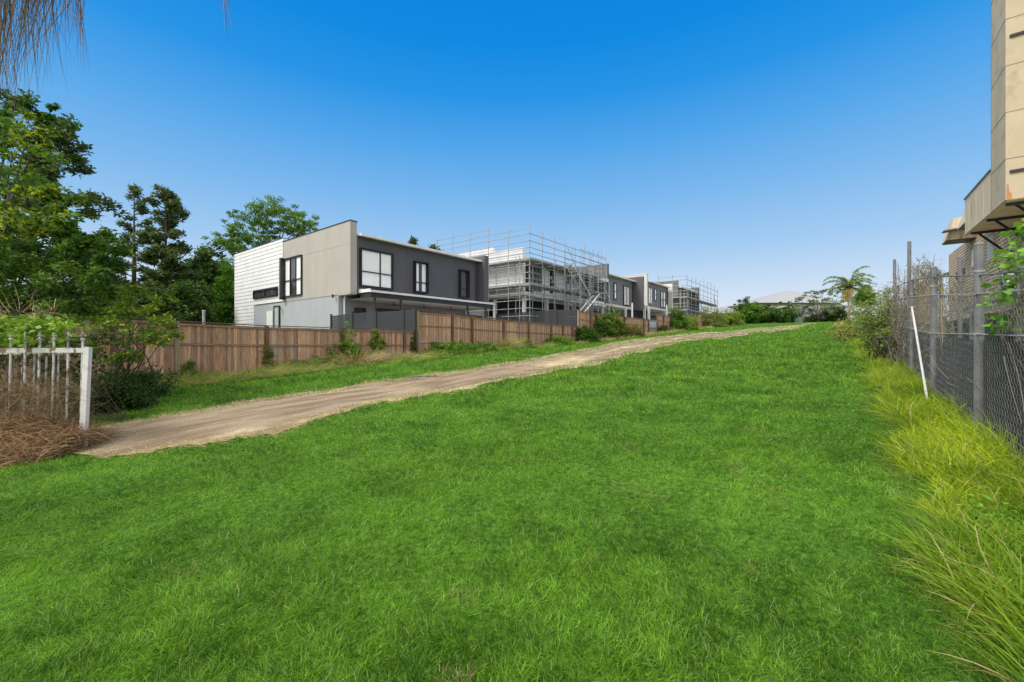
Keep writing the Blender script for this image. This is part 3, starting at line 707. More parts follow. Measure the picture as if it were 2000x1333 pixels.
# ---- scaffolded white house
XB = 32.2
UB = lambda px: at_x(px, XB)
T = Thing('house', 'unfinished white boarded house wrapped in scaffolding', 'house', (XB, UF, .9), 'two storey town houses in a row up the slope')
yb = UB(964)
m = MB(); m.box(XB+.01, 32.6, UF, 27.0+.6, 4.75, 8.95); m.box(XB+.01, 32.6, 27.62, 43, 4.75, 9.5)
boards(m, XB, UF, yb, 4.75, 8.95, .26, .03); boards(m, XB, yb+.002, 43, 4.75, 9.5, .26, .03)
T.part('end_wall', m, 'white', label='white horizontal boards of the end wall')
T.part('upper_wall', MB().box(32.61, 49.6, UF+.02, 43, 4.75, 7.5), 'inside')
m = MB()
for a, b in ((1058, 1073), (1080, 1101)): m.box(SX(a), SX(b), UF-.05, UF+.018, 4.8, 7.3)
m.box(33.9, 49.6, UF-.045, UF+.019, 4.72, 4.98)
T.part('wall_panel', m, 'white')
T.part('roof', MB().box(32.62, 49.68, UF-.5, 43, 7.52, 7.75), 'white_metal')
T.part('fascia', MB().box(32.62, 49.68, UF-.62, UF-.503, 7.48, 7.85), 'white_metal')
m = MB()
for p in np.linspace(1030, 1140, 12): xx = SX(p); m.box(xx-.04, xx+.04, UF-.45, UF+.0, 7.38, 7.5)
T.part('rafters', m, 'plank')
window(T, 'x', XB-.03, UB(946), UB(952.5), 6.0, 7.6, (.5,), (), .1, None)
window(T, 'y', UF-.05, SX(1074), SX(1080), 5.3, 7.0, (), (.4,), .1, None)
window(T, 'y', UF+.0, SX(1031), SX(1054), 4.95, 7.35, (.4, .7), (.35,), .09, None, m='steel')
window(T, 'y', UF+.0, SX(1103), SX(1130), 4.9, 7.35, (.3, .62), (), .10, None, m='white_metal')
m = MB()
for p in (1108, 1117, 1124): xx = SX(p); m.box(xx-.3, xx+.25, UF-.10, UF-.07, 5.0, 6.3)
T.part('plaster_sheets', m, 'pale')
T.part('floor_slab', MB().box(XB-.25, 49.6, UF-.35, 43, 4.35, 4.71), 'white')
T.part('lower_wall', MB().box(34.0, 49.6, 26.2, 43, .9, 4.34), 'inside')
m = MB()
for p in (1021.5, 1034): xx = SX(p); 
for xx in (32.4, 36.3, 40.5, 45.0, 49.2): T.part('column', MB().box(xx-.14, xx+.14, UF-.15, UF+.15, .9, 4.345), 'pale')
for yy in (27.5, 31.5): T.part('column', MB().box(32.3, 32.6, yy-.14, yy+.14, .9, 4.345), 'pale')
T.part('stud_wall', MB().box(32.7, 33.0, 29.0, 43, .9, 4.34), 'midwall')

def scaffold(label, xe, yo, x1, ylen, z0, decks, rails, top, rails_end, step_x, step_y, rr=.038, stair=True, tops=None):
    T = Thing('scaffold', label, 'scaffold', (xe, yo, z0), 'scaffolds round the unfinished houses')
    xin = xe+1.15; yin = yo+1.15
    xs_ = list(np.arange(xe, x1+.1, step_x)); ys_ = list(np.arange(yo, yo+ylen+.1, step_y))
    def std(x, y, zt):
        o = T.part('standard', MB().tube([(x, y, z0), (x, y, zt)], rr, 6), 'steel')
        if zt > z0+5: T.part('spigot', MB().tube([(x, y, zt-.5), (x, y, zt-.25)], rr*1.5, 6), 'steel', parent=o)
    for i, x in enumerate(xs_):
        std(x, yo, top+random.uniform(-.5, .35)); 
        if i % 1 == 0: std(x, yin, decks[-1]+random.uniform(.1, 1.2))
    for i, y in enumerate(ys_[1:]):
        std(xe, y, top+.35*(i+1)/2+random.uniform(-.4, .4)); std(xin, y, decks[-1]+random.uniform(.2, 1.0))
    def led(a, b): T.part('ledger', MB().tube([a, b], rr*.85, 5), 'steel')
    for z in rails+decks: led((xe-.1, yo, z), (x1+.1, yo, z))
    for z in decks: led((xe, yin, z-.05), (x1, yin, z-.05))
    for j, z in enumerate(rails+decks): led((xe, yo-.1, z+.003), (xe, yo+ylen, z+.003))
    for z, ya, ybb in rails_end: led((xe, ya, z), (xe, ybb, z))
    for d in decks:
        for i in range(len(xs_)-1):
            T.part('deck_plank', MB().box(xs_[i]+.05, xs_[i+1]-.05, yo+.08, yo+1.08, d-.05, d+.03), 'plank')
            T.part('toe_board', MB().box(xs_[i]+.05, xs_[i+1]-.05, yo+.03, yo+.06, d+.032, d+.19), 'plank')
        for i in range(len(ys_)-1):
            T.part('deck_plank', MB().box(xe+.08, xe+1.08, ys_[i]+.05, ys_[i+1]-.05, d-.047, d+.028), 'plank')
            T.part('toe_board', MB().box(xe+.03, xe+.06, ys_[i]+.05, ys_[i+1]-.05, d+.032, d+.17), 'plank')
        for i, x in enumerate(xs_): T.part('transom', MB().tube([(x, yo, d-.1), (x, yin, d-.1)], rr*.8, 5), 'steel')
        for y in ys_[1:]: T.part('transom', MB().tube([(xe, y, d-.1), (xin, y, d-.1)], rr*.8, 5), 'steel')
    return T
zB = .9
SC = scaffold('steel scaffold with planked decks around the white boarded house', 31.0, 22.15, 46.6, 12.4, zB, [5.15, 7.45],
     [1.6, 2.3, 3.0, 3.75, 4.4, 5.7, 6.25, 6.9, 8.0, 8.5, 9.1, 9.75], 10.4, [(10.3, 22.6, 34.5), (10.9, 27, 34.5)], 2.07, 2.48)
# raking poles and the stair tower
sx = SX(1150, 21.0)
SC.part('raker', MB().tube([(36.0-3.0, 22.1, 7.0), (38.5, 20.3, 1.3)], .05, 6), 'steel')
SC.part('raker', MB().tube([(46.5, 22.1, 6.2), (46.2, 20.1, 1.6)], .05, 6), 'steel')
def stair(T, xa, za, xb, zb, y0, y1, n):
    for yy in (y0, y1): T.part('stair_stringer', MB().tube([(xa, yy, za), (xb, yy, zb)], .075, 4), 'white_metal')
    m = MB()
    for i in range(n):
        t = (i+.5)/n; x = xa+(xb-xa)*t; z = za+(zb-za)*t; m.box(x-.11, x+.11, y0+.05, y1-.05, z-.02, z+.02)
    T.part('stair_treads', m, 'plank')
TX0 = 36.6
stair(SC, TX0+.3, 7.5, TX0+3.8, 4.9, 20.95, 21.75, 12); stair(SC, TX0+.6, 2.6, TX0+4.6, 5.1, 20.2, 20.85, 12)
for x in (TX0, TX0+1.9, TX0+3.9, TX0+5.8):
    for y in (20.1, 21.0, 21.85): SC.part('standard', MB().tube([(x, y, 1.0), (x, y, 9.1+random.uniform(-.9, .9))], .034, 6), 'steel')
for z in (1.7, 2.4, 3.2, 3.9, 4.6, 5.2, 5.9, 6.5, 7.1, 7.7, 8.3, 9.0):
    for y in (20.1, 21.85): SC.part('ledger', MB().tube([(TX0-.1, y, z), (TX0+5.9, y, z+.01)], .026, 5), 'steel')
for z in (2.4, 3.9, 5.2, 6.5, 7.7):
    for x in (TX0, TX0+5.8): SC.part('transom', MB().tube([(x, 20.1, z), (x, 21.85, z)], .026, 5), 'steel')
SC.part('deck_plank', MB().box(TX0+3.9, TX0+6.0, 20.15, 21.9, 5.08, 5.14), 'plank'); SC.part('deck_plank', MB().box(TX0, TX0+2.0, 20.15, 21.9, 2.38, 2.44), 'plank')
SC.part('brace', MB().tube([(TX0, 20.1, 5.2), (TX0+5.8, 20.1, 2.0)], .03, 5), 'steel')
SC.part('brace', MB().tube([(TX0+1, 22.1, 9.6), (TX0+5.8, 22.1, 5.2)], .03, 5), 'steel')

# ---- grey house with three white windows
def ZF(px, py, y=UF): return zz(SX(px, y), y, py)
xc0, xc1 = 49.75, SX(1236)
T = Thing('house', 'mid grey house with charcoal fins between the scaffolded house and pale fin', 'house', (xc0, UF, 2.0), 'two storey town houses in a row up the slope')
T.part('upper_wall', MB().box(xc0+.4, xc1, UF, 42, 4.9, 8.6), 'mid')
m = MB(); battens(m, UF, xc0+.5, xc1-.1, 4.92, 8.55, .6); T.part('cladding_joints', m, 'mid')
m = MB(); m.box(xc0, xc0+.38, UF-.45, 28.8, 4.9, 9.9); m.box(xc0, xc0+.38, 28.81, 38, 4.9, 10.3)
T.part('fin_wall', m, 'dark', label='dark ribbed end fin behind the scaffold')
m = MB(); yy = UF-.4
while yy < 38: m.box(xc0-.03, xc0-.001, yy, yy+.06, 5, 9.88 if yy < 28.7 else 10.28); yy += .4
T.part('fin_ribs', m, 'mid')
T.part('roof', MB().box(xc0+.4, xc1+.15, UF-.4, 42, 8.602, 8.72), 'white_metal'); T.part('gutter', MB().box(xc0+.4, xc1+.15, UF-.52, UF-.402, 8.56, 8.71), 'white_metal')
window(T, 'y', UF, SX(1177.5), SX(1190.5), 5.0, 7.75, (.35,), (), .09, 'curtain', m='mid', louvre=True)
window(T, 'y', UF, SX(1198.5), SX(1203.5), 5.6, 7.75, (), (.5,), .08, 'curtain', hood=.12)
window(T, 'y', UF, SX(1217), SX(1228.5), 5.0, 7.75, (.5,), (), .09, 'curtain', hood=.08, louvre=True)
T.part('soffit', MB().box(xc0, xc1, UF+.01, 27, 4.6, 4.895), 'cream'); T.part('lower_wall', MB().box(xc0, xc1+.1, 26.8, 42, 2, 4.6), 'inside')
T.part('fin_wall', MB().box(xc1, xc1+.45, UF-1.5, 31, 4.55, 9.3), 'dark', label='charcoal fin wall at the far end')
T.part('downpipe', MB().tube([(xc1-.3, UF-.1, 4.9), (xc1-.3, UF-.1, 8.5)], .06, 6), 'black')
for p in (1222, 1190): xx = SX(p, 23.4); T.part('patio_post', MB().box(xx-.1, xx+.1, 23.3, 23.5, 2, 4.6), 'white_metal')
xx = SX(1234.6, 22.3); T.part('vent_pipe', MB().tube([(xx, 22.3, 2), (xx, 22.3, zz(xx, 22.3, 592))], .13, 8), 'white_metal')
# ---- house with the tall pale fin
xd0, xd1 = SX(1264.5)-.45, SX(1304)
T = Thing('house', 'grey house with a tall pale beige end fin', 'house', (xd0, UF, 3.0), 'two storey town houses in a row up the slope')
yd = at_x(1247, xd0); zt = zz(xd0, UF, 535.5)
T.part('end_wall', MB().box(xd0, xd0+.45, UF-.1, 36, 5.45, zt), 'pale', label='pale rendered end fin rising over the roof')
T.part('parapet_cap', MB().box(xd0-.05, xd0+.5, UF-.15, 36, zt+.002, zt+.08), 'white_metal')
T.part('parapet', MB().box(xd0+.1, xd0+.4, 36.01, 43, 7, zt+.55), 'pale')
T.part('upper_wall', MB().box(xd0+.46, xd1, UF, 42, 5.5, 9.3), 'mid')
m = MB(); battens(m, UF, xd0+.5, xd1-.1, 5.52, 9.2, .6); T.part('cladding_joints', m, 'mid')
T.part('roof', MB().box(xd0+.46, xd1+.1, UF-.4, 42, 9.302, 9.42), 'white_metal'); T.part('gutter', MB().box(xd0+.46, xd1+.1, UF-.52, UF-.402, 9.26, 9.41), 'white_metal')
window(T, 'y', UF, SX(1265.5), SX(1273), 5.9, 8.5, (.5,), (), .09, 'curtain', m='mid')
window(T, 'y', UF, SX(1277.5), SX(1281.5), 6.6, 8.5, (), (.5,), .08, 'curtain', hood=.12)
window(T, 'y', UF, SX(1290), SX(1299), 5.7, 8.45, (.5,), (.5,), .09, 'half', hood=.06)
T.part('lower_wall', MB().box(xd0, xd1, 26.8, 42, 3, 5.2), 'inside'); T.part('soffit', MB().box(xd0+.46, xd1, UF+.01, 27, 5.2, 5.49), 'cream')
for p in (1259.5, 1268): xx = SX(p, 23.0); T.part('column', MB().box(xx-.16, xx+.16, 22.9, 23.2, 3, 5.44 if p < 1264 else 5.3), 'pale')
T.part('downpipe', MB().tube([(xd1-.4, UF-.1, 5.5), (xd1-.4, UF-.1, 9.3)], .08, 6), 'black')
xx = SX(1302, 22.6); T.part('vent_pipe', MB().tube([(xx, 22.6, 3), (xx, 22.6, zz(xx, 22.6, 596))], .14, 8), 'white_metal')
# ---- farthest unfinished house
xe0 = SX(1324)
T = Thing('house', 'farthest unfinished dark house under the second scaffold', 'house', (xe0, UF, 4), 'two storey town houses in a row up the slope')
T.part('fin_wall', MB().box(xd1+.6, xd1+1.0, UF-.6, 28, 4.6, zz(xd1+.6, UF, 555)), 'pale', label='pale fin wall in front of the scaffold')
yk = at_x(1308, xe0); T.part('end_wall', MB().box(xe0, xe0+.4, UF, 40, 5.2, zz(xe0, UF, 547.5)), 'mid')
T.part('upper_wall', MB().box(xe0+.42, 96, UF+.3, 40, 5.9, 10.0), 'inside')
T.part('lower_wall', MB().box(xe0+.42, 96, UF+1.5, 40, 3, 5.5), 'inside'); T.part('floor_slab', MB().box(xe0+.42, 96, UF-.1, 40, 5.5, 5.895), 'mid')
T.part('roof', MB().box(xe0+.42, 93, UF-.5, 40, 10.01, 10.35), 'white_metal')
T.part('fin_wall', MB().box(93, 93.5, UF-.6, 34, 5, 11.2), 'dark', label='dark fin at the far end')
for p in (1330, 1337, 1345): xx = SX(p); T.part('wall_stud', MB().box(xx-.1, xx+.1, UF-.05, UF+.29, 5.9, 10), 'pale')
for xx in (80, 85, 90): T.part('column', MB().box(xx-.2, xx+.2, UF, UF+.35, 3, 5.49), 'pale')
SC2 = scaffold('small distant steel scaffold around the farthest dark house', xe0-1.0, 21.9, xe0+24, 5.2, 3.0, [5.7, 8.0],
     [3.6, 4.3, 5.0, 6.3, 6.9, 8.6, 9.2, 10.2, 11.2], 12.2, [(11.9, 21.9, 27.1)], 3.0, 2.6, rr=.05)
SC2.part('brace', MB().tube([(xe0+4, 21.8, 10), (xe0+14, 21.8, 4)], .06, 5), 'steel')
SC2.part('brace', MB().tube([(xe0+24, 21.8, 4), (xe0+19, 21.8, 10)], .06, 5), 'steel')
SC2.part('raker', MB().tube([(xe0+25, 21.9, 5.6), (xe0+26.5, 20.8, 3.5)], .06, 5), 'steel')

# ---- houses beyond the crest
def hip_house(label, D, pxa, pxb, pw_t, pw_b, ptop, pta, ptb, roofm, wallm, depth=10, zb=3):
    A = np.array(pt(pxa, 0, D)[:2]); B = np.array(pt(pxb, 0, D)[:2]); d = (B-A)/np.linalg.norm(B-A); nrm = np.array([-d[1], d[0]])
    if nrm.dot(CF) < 0: nrm = -nrm
    ze = (666.5-pw_t)/F*D; zt = (666.5-ptop)/F*(D+depth/2)
    T = Thing('house', label, 'house', (*A, zb), 'roofs beyond the crest')
    q = [A, B, B+nrm*depth, A+nrm*depth]; L = np.linalg.norm(B-A)
    ins = [A+(d+nrm)*.5, B+(-d+nrm)*.5, B+(-d-nrm)*.5+nrm*depth, A+(d-nrm)*.5+nrm*depth]
    T.part('wall', MB().add([(*p, zb) for p in ins]+[(*p, ze-.002) for p in ins], [(0, 1, 5, 4), (1, 2, 6, 5), (2, 3, 7, 6), (3, 0, 4, 7)]), wallm)
    Ra = np.array(pt(pta, 0, D+depth/2)[:2]); Rb = np.array(pt(ptb, 0, D+depth/2)[:2])
    T.part('roof', MB().add([(*p, ze) for p in q]+[(*Ra, zt), (*Rb, zt)], [(0, 1, 5, 4), (1, 2, 5), (2, 3, 4, 5), (3, 0, 4), (0, 3, 2, 1)]), roofm)
    m = MB(); m.add([(*p, ze-.35) for p in (A, B)]+[(*p, ze+.02) for p in (B-nrm*.08, A-nrm*.08)], [(0, 1, 2, 3)])
    m = MB(); Ao = A-nrm*.1; Bo = B-nrm*.1; m.add([(*Ao, ze-.3), (*Bo, ze-.3), (*(Bo+nrm*.09), ze-.3), (*(Ao+nrm*.09), ze-.3), (*Ao, ze+.05), (*Bo, ze+.05), (*(Bo+nrm*.09), ze+.05), (*(Ao+nrm*.09), ze+.05)],
          [(0, 3, 2, 1), (4, 5, 6, 7), (0, 1, 5, 4), (1, 2, 6, 5), (2, 3, 7, 6), (3, 0, 4, 7)])
    T.part('fascia', m, 'black' if roofm == 'roofpale' else 'white_metal')
    for t in (.2, .45, .7):
        c = A+d*L*t+nrm*.5; w = .9
        a = c-d*w; b = c+d*w; o_ = nrm*.06
        T.part('window', MB().add([(*(a-o_), ze-2.0), (*(b-o_), ze-2.0), (*(b-o_), ze-.7), (*(a-o_), ze-.7), (*(a+o_), ze-2.0), (*(b+o_), ze-2.0), (*(b+o_), ze-.7), (*(a+o_), ze-.7)],
               [(0, 1, 2, 3), (4, 7, 6, 5), (0, 4, 5, 1), (3, 2, 6, 7), (0, 3, 7, 4), (1, 5, 6, 2)]), 'black')
    return T
hip_house('low house with a grey tiled hip roof beyond the crest left of the bushes', 118, 1366, 1418, 610, 630, 598, 1376, 1398, 'roofgrey', 'cream_wall')
hip_house('second low grey hip roof partly behind the first one near the light pole', 126, 1398, 1442, 610, 630, 600, 1408, 1420, 'roofgrey', 'cream_wall')
hip_house('large house with a broad pale metal hip roof beyond the crest', 128, 1470, 1640, 592, 620, 568, 1536, 1552, 'roofpale', 'cream_wall', 22)
# grey and white wall closing the field
A = np.array(pt(1498, 0, 112)[:2]); B = np.array(pt(1648, 0, 112)[:2]); d = (B-A)/np.linalg.norm(B-A); nr = np.array([-d[1], d[0]])
T = Thing('boundary_wall', 'long pale sheet metal wall on a dark base closing the far end of the field', 'wall', (*A, 4))
def wallbox(p, q, z0, z1, th, off=0):
    a = p+nr*off; b = q+nr*off; e = nr*th
    return MB().add([(*a, z0), (*b, z0), (*(b+e), z0), (*(a+e), z0), (*a, z1), (*b, z1), (*(b+e), z1), (*(a+e), z1)], [(0, 3, 2, 1), (4, 5, 6, 7), (0, 1, 5, 4), (1, 2, 6, 5), (2, 3, 7, 6), (3, 0, 4, 7)])
zw = lambda py: (666.5-py)/F*112
Mid = A+(B-A)*.32
T.part('white_panel', wallbox(A, Mid, zw(617), zw(598.5), .2), 'white_metal'); T.part('grey_panel', wallbox(Mid+d*.02, B, zw(616.5), zw(596), .2), 'roofgrey')
T.part('base', wallbox(A, B, zw(632), zw(616.8), .3, -.05), 'midwall')
for t in (.12, .25, .47, .62, .8, .93):
    c = A+(B-A)*t; T.part('post', MB().tube([(*(c-nr*.3), 3.8), (*(c-nr*.3), zw(603))], .09, 6), 'steel')
# light pole
x, y, z = pt(1435, 630, 108); T = Thing('light_pole', 'thin light pole with a square lamp head beyond the crest', 'light pole', (x, y, 3.8))
T.part('pole', MB().tube([(x, y, 3.8), (x, y, zz(x, y, 596))], [.10, .07], 6), 'dullsteel'); zt = zz(x, y, 596); T.part('lamp_head', MB().box(x-.3, x+.3, y-.3, y+.3, zt, zt+.28), 'black')
# flue behind the fence
x, y = at_y(398, 21.5), 21.5; zt = zz(x, y, 608); T = Thing('flue_pipe', 'short shiny metal flue standing up behind the nearest paling fence', 'flue', (x, y, h(x, y)))
T.part('pipe', MB().tube([(x, y, h(x, y)), (x, y, zt)], .055, 10), 'steel'); T.part('pipe_cap', MB().tube([(x, y, zt+.002), (x, y, zt+.03)], .065, 10), 'white_metal')

# ================================================================== TREES AND SHRUBS
def tree_obj(name, label, cat, base, trunk_mb, crown, bark='bark', group=None, leafm='leaf', crownname='crown', trunkname='trunk', extra=None):
    T = Thing(name, label, cat, base, group)
    if trunk_mb: T.part(trunkname, trunk_mb, bark, smooth=True)
    T.npart(crownname, *crown, leafm)
    return T
def limb(m, a, b, r0, r1, wob=.1, n=5):
    a = np.array(a, float); b = np.array(b, float); L = np.linalg.norm(b-a); pts = []
    for i in range(n+1):
        t = i/n; p = a*(1-t)+b*t + (rng.normal(size=3)*wob*L*.25 if 0 < i < n else 0); p[2] += math.sin(t*math.pi)*L*.04; pts.append(p)
    m.tube(pts, [r0+(r1-r0)*i/n for i in range(n+1)], 5); return pts
def conifer(name, label, px, D, ztop, zbase, pxw, dens, ca, cb, bark='bark', seed=1, gap=.0, lean=0, nleaf=26, tuft=.42, bare=0.1, group='dark pines behind the paling fence'):
    """hoop pine: straight trunk, upswept limbs with dense tufts toward their ends"""
    x, y, _ = pt(px, 600, D); m = MB(); W_ = pxw/F*D; Ht = ztop-zbase
    m.tube([(x+lean*t, y+lean*.3*t, zbase+Ht*t) for t in np.linspace(0, .98, 9)], [max(.035, .30*(1-t)*Ht/14) for t in np.linspace(0, .98, 9)], 7)
    cs = []; rs = []
    for i in range(dens):
        t = bare+(1-bare)*((i+.5)/dens); z = zbase+Ht*t; L = W_*(1.05-t**1.5*.75)*rng.uniform(.55, 1.12)*(1 if t < .93 else .6)
        if rng.random() < gap: continue
        a = rng.uniform(0, 6.28); up = (.10+.5*t)*L; p0 = np.array([x+lean*t, y+lean*.3*t, z]); p1 = p0+np.array([math.cos(a)*L, math.sin(a)*L, up])
        pts = limb(m, p0, p1, .06, .015, .10, 4)
        K = max(2, int(L/tuft*1.6))
        for j in range(K):
            f = .35+.65*(j+.8)/K; q = p0*(1-f)+p1*f; cs.append(q+rng.normal(size=3)*np.array([.16, .16, .12])*L*.45); rs.append(tuft*rng.uniform(.6, 1.25))
    for i in range(5): cs.append(np.array([x+lean, y+lean*.3, ztop-.22*i*tuft*2])+rng.normal(size=3)*.12); rs.append(tuft*.7)
    P, t = clumps(np.array(cs), np.array(rs), nleaf, .75)
    cr_ = leaves(P, .30*tuft/.42, .38, cols(len(P), ca, cb, .2, t), .3, -.3)
    return tree_obj(name, label, 'tree', (x, y, zbase), m, cr_, bark, group)
def broad(name, label, cat, px, D, ztop, zbase, rx, rz, K, nleaf, lsize, ca, cb, crad=.6, trunk=True, flat=.75, shell=.55, group=None, aspect=.6, squash=1., bottom=-1., bark='bark', lm='leaf', offs=None, lobes=0):
    x, y, _ = pt(px, 600, D); c = np.array([x, y, ztop-rz]); d = unit(rng.normal(size=(K*2, 3))); d = d[d[:, 2] > bottom][:K]; K = len(d)
    r = shell+(1-shell)*rng.random(K)
    amp = 1+.22*np.sin(d[:, 0]*5+px)+.16*np.sin(d[:, 1]*7+D)*np.cos(d[:, 2]*4)
    cs = c+d*(r*amp*.88)[:, None]*np.array([rx, rx*squash, rz])
    rs = crad*rng.uniform(.55, 1.3, K); m = MB(); zg = min(zbase, cs[:, 2].min())
    if trunk:
        m.tube([(x, y, zbase-.2), (x+.1*rx*.3, y, zbase+(c[2]-zbase)*.5), (x, y, c[2])], [.035*rx+.06, .03*rx+.04, .02*rx+.02], 7)
        for q in cs[::max(1, K//16)]: limb(m, (x, y, zbase+(c[2]-zbase)*rng.uniform(.3, .9)), q, .02*rx+.01, .01, .15, 4)
    else:
        for q in cs[::max(1, K//10)]: limb(m, (x+rng.normal()*.15, y+rng.normal()*.15, zbase), q, .015, .005, .15, 4)
    P, t = clumps(cs, rs, nleaf, flat); P[:, 2] = np.maximum(P[:, 2], zbase)
    return tree_obj(name, label, cat, (x, y, zbase), m, leaves(P, lsize, aspect, cols(len(P), ca, cb, .2, t)), bark, group, lm, 'crown' if trunk else 'foliage', 'trunk' if trunk else 'stems')
DG = ((.022, .058, .012), (.080, .145, .028)); MG = ((.035, .09, .012), (.12, .22, .03)); PN = ((.026, .056, .018), (.11, .155, .045))
conifer('pine_tree', 'tallest pine with a bare pale trunk showing, at the left edge behind the leafy tree', 108, 28, 14.6, -1, 118, 70, *PN, bark='pale_bark', gap=.14, nleaf=42, tuft=.48, bare=.12)
conifer('pine_tree', 'slender open topped pine left of the full rounded pine', 262, 42, 15.4, -1, 50, 50, *PN, gap=.30, nleaf=40, tuft=.40)
conifer('pine_tree', 'full rounded dark pine, right one of the middle pair', 324, 40, 14.2, -1, 68, 80, *PN, gap=.14, nleaf=46, tuft=.48)
conifer('pine_tree', 'lower pine filling the gap below the tallest pine', 195, 38, 9.5, -1, 85, 52, *PN, gap=.05, nleaf=40, tuft=.5)
broad('tree', 'dark dense round crowned tree right of the pines', 'tree', 384, 48, 11.2, -1, 3.0, 5.6, 190, 70, .34, *DG, crad=.75, group='broad trees behind the fence')
broad('tree', 'dark round crowned tree next to the white end wall', 'tree', 424, 52, 11.9, -1, 2.6, 6.2, 180, 70, .34, *DG, crad=.75, group='broad trees behind the fence')
broad('tree', 'bright green feathery tree hugging the left edge of the white boarded wall', 'tree', 447, 45.5, 9.0, -1, 1.75, 4.6, 110, 90, .22, (.05, .14, .012), (.14, .30, .03), crad=.6, group='broad trees behind the fence')
broad('tree', 'dark bushy tree low behind the fence under the pines', 'tree', 352, 36, 5.8, -1, 3.2, 3.2, 150, 70, .28, *DG, crad=.6, group='broad trees behind the fence')
broad('tree', 'dark bushy tree low at the left below the slender pine', 'tree', 262, 33, 4.3, -1, 3.4, 2.6, 150, 70, .28, *DG, crad=.6, group='broad trees behind the fence')
broad('tree', 'low dark tree behind the fence at the foot of the tallest pine', 'tree', 130, 26, 3.6, -1, 3.6, 2.4, 150, 80, .24, *DG, crad=.55, group='broad trees behind the fence')
# flat topped spreading tree behind the nearest house
x, y, _ = pt(528, 600, 52); m = MB(); cs = []; rs = []
m.tube([(x, y, -1), (x-.4, y, 4), (x-.2, y+.2, 8.5)], [.4, .33, .25], 8)
for px, py, w in ((497, 420, 1.0), (478, 440, .9), (520, 412, 1.0), (545, 414, 1.1), (568, 420, 1.0), (590, 428, .9), (594, 442, .6), (460, 462, .9), (470, 476, .8), (505, 440, .8), (535, 440, .9), (562, 446, .8), (585, 452, .7), (490, 468, .8), (448, 470, .6), (510, 478, .9), (530, 462, .6), (586, 460, .5), (455, 486, .8), (480, 492, .9)):
    dd = 52+rng.uniform(-3, 3); q = np.array(pt(px, py, dd)); limb(m, (x-.2+rng.normal()*.2, y+.2, 7+rng.uniform(-2, 1.8)), q, .13, .03, .14, 5)
    for j in range(17): cs.append(q+rng.normal(size=3)*np.array([1.25, 1.25, .6])*w); rs.append(.52*w*rng.uniform(.7, 1.3))
P, t = clumps(np.array(cs), np.array(rs), 75, .55)
tree_obj('tree', 'light green flat topped spreading tree rising over the roof of the nearest house', 'tree', (x, y, -1), m, leaves(P, .21, .55, cols(len(P), (.045, .12, .014), (.15, .28, .035), .2, t)), 'pale_bark', 'broad trees behind the fence')
for px, py, D, lb in ((806, 470, 66, 'small dark pointed pine top above the charcoal roof, left of the other'), (846, 484, 68, 'small dark pine top above the charcoal roof near the first scaffold poles')):
    x, y, z = pt(px, py, D); conifer('pine_tree', lb, px, D, z, 2, 20 if px < 820 else 34, 60, *PN, nleaf=30, tuft=.55, group='pine tops above the roofs')

# large leafy tree at the left edge (in front of the fence)
x, y, _ = pt(-45, 700, 10.2); zb = h(x, y); m = MB(); base = np.array([x, y, zb])
m.tube([base, base+(.1, -.1, 1.8), base+(.4, -.1, 3.6), base+(.5, .1, 5.4)], [.17, .14, .10, .05], 8); cs = []; rs = []
for px, py, s in ((75, 250, .5), (20, 225, 1), (60, 210, .6), (10, 260, 1), (-20, 230, 1), (25, 300, 1.1), (70, 285, .32), (40, 350, 1.1), (0, 340, 1.2), (85, 380, .32), (30, 410, 1.2), (75, 440, .32), (130, 450, .32), (160, 470, .32), (10, 480, 1.2), (60, 500, 1.2), (110, 510, 1.1), (160, 520, 1), (195, 540, .7), (20, 550, 1.2), (70, 560, 1.2), (125, 565, 1.1), (175, 575, .8), (-40, 400, 1.3), (-40, 500, 1.3), (-50, 300, 1.2), (15, 600, 1), (60, 600, .8), (110, 595, .7), (40, 470, 1), (90, 490, .9), (140, 500, .8), (180, 530, .8), (150, 585, .8), (190, 600, .7), (90, 460, .8), (-90, 450, 1.4), (-90, 350, 1.4), (205, 500, .45), (185, 560, .6)):
    dd = 10.2+rng.uniform(-1.6, 1.3); q = np.array(pt(px, py, dd)); a = base+np.array([.3, 0, rng.uniform(.8, 4.5)]); limb(m, a, q, .035, .008, .05, 5)
    for j in range(9): cs.append(q+rng.normal(size=3)*.42*s); rs.append(.26*s*rng.uniform(.6, 1.2))
P, t = clumps(np.array(cs), np.array(rs), 85, .7)
C = cols(len(P), (.024, .072, .010), (.105, .20, .025), .22, t); q = (vnoise(P[:, 0], P[:, 2], 1.1, 77) > .66) & (rng.random(len(P)) < .5); C[q] = cols(q.sum(), (.24, .33, .03), (.36, .42, .04), .1)
tree_obj('tree', 'large leafy green tree with yellowish sprigs filling the left edge', 'tree', tuple(base), m, leaves(P, .105, .52, C), 'bark')
